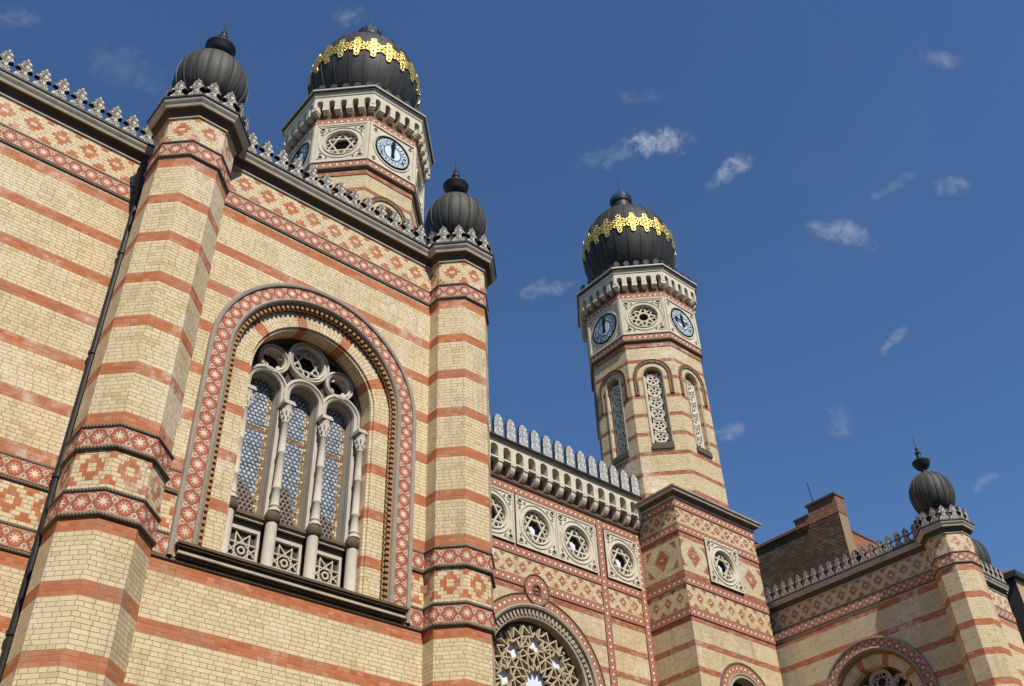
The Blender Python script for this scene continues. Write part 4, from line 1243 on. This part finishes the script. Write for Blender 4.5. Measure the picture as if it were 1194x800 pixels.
b = MB()
pth = [(16.06, YM), (27.62, YM)]
b.plan_sweep(pth, [(0.34, 21.55), (0.36, 21.56), (0.37, 21.60)], m_panel)
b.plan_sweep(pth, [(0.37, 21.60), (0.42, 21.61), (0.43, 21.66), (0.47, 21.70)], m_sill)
b.plan_sweep(pth, [(0.47, 21.70), (0.49, 21.705), (0.49, 21.75), (0.0, 21.78)], m_gutter)
b.build('cornice', fac)
merlon_row(fac, FM, [27.32 - pit * i for i in range(19)], 21.755, 0.42, mid_half, 1.0, 1.0, m_merlon_mid)

# ------------------------------------------------------------------ right wing
rw = thing('brick_wing', 'right wing, its shaded banded brick side wall turned towards the left', 'building', (38.0, 18.0, 0))
FRW = left(X3)
CY = -18.25
hole = arch_outline(CY, 13.1, 9.05, 1.845, 40)
b = MB()
b.plate(FRW, [(-23.7, 0), (-14.0, 0), (-14.0, 17.62), (-23.7, 17.62)], [hole], 0.0, -0.13, m_wing)
b.build('wall', rw)
b = MB(); FRF = front(15.2)
q = [(X3, 0), (39.3, 0), (39.3, 17.62), (X3, 17.62)]
b.face([FRF(x, y) for x, y in q], q, m_wing); b.build('wall', rw)
b = MB(); FE = Frame(0, 39.3); q = [(15.2, 0), (22, 0), (22, 17.62), (15.2, 17.62)]
b.face([FE(x, y) for x, y in q], q, m_wing); b.build('side_wall', rw)
b = MB(); q = [(X3, 14.2), (34, 15.2), (39.3, 15.2), (39.3, 22), (X3, 22)]
b.face([Vector((x, y, 17.85)) for x, y in q], q, m_flat); b.build('roof', rw)
build_window(rw, FRW, CY)
pw = [(X3, 23.7), (X3, 14.5)]
for p_ in (pw, [(33.2, 15.2), (39.3, 15.2)]):
    b = MB(); frieze_strip(b, p_, 16.535, 16.85, m_star, 0.028); b.build('star_frieze', rw)
    strings(rw, p_, (16.50, 16.885))
    b = MB(); cornice(b, p_); b.build('cornice', rw)
mp2 = merlon_row(rw, FRW, [-15.05 - 0.37 * i for i in range(19)], 18.05, 0.20, near_half, 1.0, 1.0, m_merlon)
merlon_row(rw, FRF, [33.9 + 0.37 * i for i in range(15)], 18.05, 0.20, near_half, 1.0, 1.0, m_merlon, mp2)

# ------------------------------------------------------------------ neighbouring houses
nh = thing('tenement_house', 'old house with dark rough fire wall, brick chimney and red tiles beyond the right wing', 'house', (46, 26, 0))
hx = 41.45
b = MB()
Fw = left(hx)
q = [(-31, 0), (-22.45, 0), (-22.45, 25.345), (-31, 25.345)]
b.plate(Fw, q, (), 0.0, -0.75, m_firewall, m_strip, back=True)
b.build('fire_wall', nh)
b = MB(); b.box(Fw, -31, -24.12, 25.36, 25.50, -0.62, 0.08, m_tile); b.build('coping', nh)
b = MB(); b.box(Fw, -24.1, -22.42, 25.35, 26.3, -0.75, 0.012, m_chim); b.box(Fw, -24.18, -22.37, 26.302, 26.42, -0.83, 0.08, m_sill); ch = b.build('chimney', nh)
b = MB(); b.box(Fw, -25.0, -24.12, 25.2, 25.85, -0.70, 0.01, m_chim); b.box(Fw, -25.06, -24.11, 25.852, 25.93, -0.75, 0.06, m_sill); b.build('chimney', nh)
b = MB(); b.box(Fw, -28.6, -27.9, 25.3, 26.0, -0.60, 0.01, m_chim); b.box(Fw, -28.66, -27.84, 26.002, 26.08, -0.65, 0.06, m_sill); b.build('chimney', nh)
b = MB()
P4 = [Vector((hx + 0.55, 21.9, 22.6)), Vector((56, 21.9, 22.6)), Vector((56, 24.2, 26.2)), Vector((hx + 0.55, 24.2, 26.2))]
b.face(P4, [(0, 0), (14, 0), (14, 3.9), (0, 3.9)], m_tile)
P4 = [Vector((56, 31, 22.6)), Vector((hx + 0.55, 31, 22.6)), Vector((hx + 0.55, 24.2, 26.2)), Vector((56, 24.2, 26.2))]
b.face(P4, [(0, 0), (14, 0), (14, 7.5), (0, 7.5)], m_tile)
roof = b.build('roof', nh)
b = MB()
for i in range(46):
    x = hx + 0.6 + i * 0.31
    k = MB(); k.lathe((0, 0), [(0.10, -0.14), (0.12, 0.16)], m_tile, n=10)
    base = len(b.v); b.v += [(x + z, 24.2 + y, 26.22 + xx * 0.9) for xx, y, z in k.v]; kk = b.mat(m_tile)
    for f_ in k.f: b.f.append(tuple(base + j for j in f_)); b.mi.append(kk)
    b.uv += k.uv
b.build('ridge_tiles', roof, smooth=40)
b = MB(); FFH = front(22.0); q = [(hx + 0.56, 0), (56, 0), (56, 22.7), (hx + 0.56, 22.7)]
b.plate(FFH, q, (), 0.0, -9, m_plaster); b.build('wall', nh)
an = thing('aerial', 'thin leaning rod aerial standing on the brick chimney top', 'aerial', (hx + 0.4, 23.9, 26.4))
b = MB()
k0 = Vector((hx + 0.4, 23.85, 26.35)); k1 = Vector((hx + 0.25, 24.0, 27.7))
F9 = Frame(270, -23.9)
b.bar(F9, (k0.x, k0.z), (k1.x, k1.z), 0.035, 0.02, -0.015, m_iron); b.build('rod', an)

h2 = thing('dark_roofed_house', 'house at the right edge with dark overhanging eaves and red ridge tiles', 'house', (50, 22, 0))
b = MB(); FW2 = left(42.0)
b.box(FW2, -32, -15.65, 0, 19.35, -10, 0, m_gutter, m_plaster); b.build('wall', h2)  # left face black, its shade and soot put into the colour
b = MB()
b.box(FW2, -32.3, -15.45, 19.36, 19.62, -10.2, 0.18, m_gutter)
P1 = [Vector(p) for p in ((41.9, 15.5, 19.63), (52, 15.5, 19.63), (52, 21, 22.4), (45.5, 21, 22.4))]
b.face(P1, [(0, 0), (10, 0), (10, 6), (3.3, 6)], m_tile)
P1 = [Vector(p) for p in ((41.9, 32, 19.63), (41.9, 15.5, 19.63), (45.5, 21, 22.4), (45.5, 32, 22.4))]
b.face(P1, [(0, 0), (16, 0), (11, 5), (0, 5)], m_tile)
b.build('roof', h2)

# ------------------------------------------------------------------ unseen houses added behind the viewer to block sky light
def sky_block_house(x0, x1, hgt):
    t = thing('sky_block_house', 'plain plastered house, unseen behind the viewer, added to block sky light', 'house', ((x0 + x1) / 2, -12, 0), 'unseen houses added as sky blockers')
    Fh = Frame(90, -9.0); b = MB()
    b.box(Fh, -x1, -x0, 0, hgt, -12, 0, m_plaster); b.build('wall', t)
    b = MB(); b.box(Fh, -x1 - 0.2, -x0 + 0.2, hgt + 0.002, hgt + 0.5, -12, 0.5, m_cornice); b.build('roof', t)
    b = MB()
    n = int((x1 - x0) / 3)
    for k in range(n):
        u = -x1 + (x1 - x0) * (k + 0.5) / n
        for z in (1.2, 5.2, 9.0, 12.8, 16.2):
            if z + 2 < hgt: b.box(Fh, u - 0.55, u + 0.55, z, z + 2.0, -0.1, 0.03, m_dkglass)
    b.build('windows', t)
for x0, x1, hgt in ((-38, -20.2, 19.0), (-20, -2.2, 20.5), (-2, 17.8, 18.5), (18, 37.8, 20.0), (38, 60, 19.0)): sky_block_house(x0, x1, hgt)

# ------------------------------------------------------------------ ground
b = MB(); q = [(-400, -400), (400, -400), (400, 400), (-400, 400)]
b.face([Vector((x, y, 0)) for x, y in q], q, m_pave)
g = b.build('ground'); g['kind'] = 'structure'

# ------------------------------------------------------------------ camera
R = [Vector((0.7616966, -0.64704922, -0.03384678)), Vector((0.38255183, 0.49126656, -0.7825032)), Vector((0.52294588, 0.58308188, 0.62172593))]
cam = bpy.data.cameras.new('camera'); co = bpy.data.objects.new('camera', cam); C.objects.link(co)
mat = Matrix((R[0], -R[1], -R[2])).transposed().to_4x4(); mat.translation = Vector((0, 0, 1.7))
co.matrix_world = mat
cam.sensor_fit = 'HORIZONTAL'; cam.sensor_width = 36.0; cam.lens = 1158.723 / 1194 * 36
cam.clip_end = 3000; cam.clip_start = 0.1
scene.camera = co

# ------------------------------------------------------------------ light
AZ, EL = rad(12.5), rad(49)
sd = Vector((-sin(AZ) * cos(EL), -cos(AZ) * cos(EL), sin(EL)))
sl = bpy.data.lights.new('sun', 'SUN'); sl.energy = 4.7; sl.angle = rad(0.5); sl.color = (1.0, 0.95, 0.86)
so = bpy.data.objects.new('sun', sl); C.objects.link(so); so.rotation_euler = sd.to_track_quat('Z', 'Y').to_euler()
so.location = (0, -20, 60)

world = bpy.data.worlds.new('World'); scene.world = world; world.use_nodes = True
nt = world.node_tree; nt.nodes.clear()
out = nt.nodes.new('ShaderNodeOutputWorld'); bg = nt.nodes.new('ShaderNodeBackground')
sky = nt.nodes.new('ShaderNodeTexSky'); sky.sky_type = 'NISHITA'; sky.sun_disc = False
sky.sun_elevation = EL; sky.sun_rotation = PI + AZ
sky.air_density = 1.0; sky.dust_density = 0.1; sky.ozone_density = 2.5; sky.altitude = 100
bg.inputs['Strength'].default_value = 0.090
tc = nt.nodes.new('ShaderNodeTexCoord')
def vdot(vec):
    n = nt.nodes.new('ShaderNodeVectorMath'); n.operation = 'DOT_PRODUCT'
    nt.links.new(tc.outputs['Generated'], n.inputs[0]); n.inputs[1].default_value = tuple(vec)
    return X(nt, n.outputs['Value'])
def wnoise(scale, detail, dist=0.0):
    n = nt.nodes.new('ShaderNodeTexNoise'); n.inputs['Scale'].default_value = scale; n.inputs['Detail'].default_value = detail
    n.inputs['Roughness'].default_value = 0.62; n.inputs['Distortion'].default_value = dist
    nt.links.new(tc.outputs['Generated'], n.inputs['Vector']); return X(nt, n.outputs['Fac'])
# small fair-weather wisps: (bearing dx, dy, dz, long axis rad, short axis rad, tilt, strength)
def cdir(px, py):
    return (R[0] * ((px - 597) / 1158.7) + R[1] * ((py - 400) / 1158.7) + R[2]).normalized()
CL = [(762, 168, 52, 20, -8, 1.0), (716, 182, 60, 16, -12, 0.35), (853, 197, 34, 16, -45, 0.8), (985, 272, 58, 15, 12, 0.65), (632, 338, 46, 14, -8, 0.45),
      (1040, 400, 32, 8, -50, 0.45), (1098, 72, 30, 12, 15, 0.4), (1105, 217, 30, 12, 0, 0.45), (402, 20, 26, 14, -10, 0.35), (22, 22, 26, 14, 0, 0.25),
      (1148, 562, 22, 7, -30, 0.35), (850, 503, 30, 12, -20, 0.4), (150, 80, 60, 25, 20, 0.16), (978, 490, 20, 24, 0, 0.25), (748, 112, 40, 12, 0, 0.2), (1045, 215, 40, 8, -35, 0.2)]
mask = None
n1 = wnoise(34, 10, 1.2); n2 = wnoise(95, 8, 0.8); n3 = wnoise(11, 5, 0.5)
fine = (n1 * 0.6 + n2 * 0.4)
wx = (wnoise(30, 6, 0.5) - 0.5) * 1.6; wy = (wnoise(27, 6, 0.9) - 0.5) * 2.2
for (px, py, a, c_, tilt, st) in CL:
    cd = cdir(px, py)
    rt = (R[0] - cd * R[0].dot(cd)).normalized(); dn = cd.cross(rt); 
    if dn.dot(R[1]) < 0: dn = -dn
    t = rad(tilt); e1 = rt * cos(t) + dn * sin(t); e2 = dn * cos(t) - rt * sin(t)
    x = vdot(e1) / (a * 0.82 / 1158.7) + wx; y = vdot(e2) / (c_ * 0.82 / 1158.7) + wy
    blob = (1.0 - (x * x + y * y) * 0.55).max(0.0) * vdot(cd).gt(0.5)
    v = (blob * 0.9 + (fine - 0.5) * 3.4 - 0.22).step(0.0, 1.3) * blob.step(0.0, 0.9) * st
    mask = v if mask is None else mask.max(v)
haze = (wnoise(3.0, 6, 0.8).step(0.5, 0.8) * 0.05)
mask = (mask + haze).clamp()
mx = nt.nodes.new('ShaderNodeMix'); mx.data_type = 'RGBA'
nt.links.new((mask * 0.55).k, mx.inputs[0]); tn = nt.nodes.new('ShaderNodeMix'); tn.data_type = 'RGBA'; tn.blend_type = 'MULTIPLY'; tn.inputs[0].default_value = 1.0; nt.links.new(sky.outputs[0], tn.inputs[6]); tn.inputs[7].default_value = (0.70, 0.92, 1.16, 1); nt.links.new(tn.outputs[2], mx.inputs[6]); mx.inputs[7].default_value = (6.2, 6.6, 7.2, 1)
nt.links.new(mx.outputs[2], bg.inputs['Color']); nt.links.new(bg.outputs[0], out.inputs[0])

scene.view_settings.view_transform = 'Standard'
scene.view_settings.look = 'None'
scene.view_settings.exposure = 0.25
scene.view_settings.gamma = 1.0
scene.render.engine = 'CYCLES'
scene.render.resolution_x = 1024; scene.render.resolution_y = 686
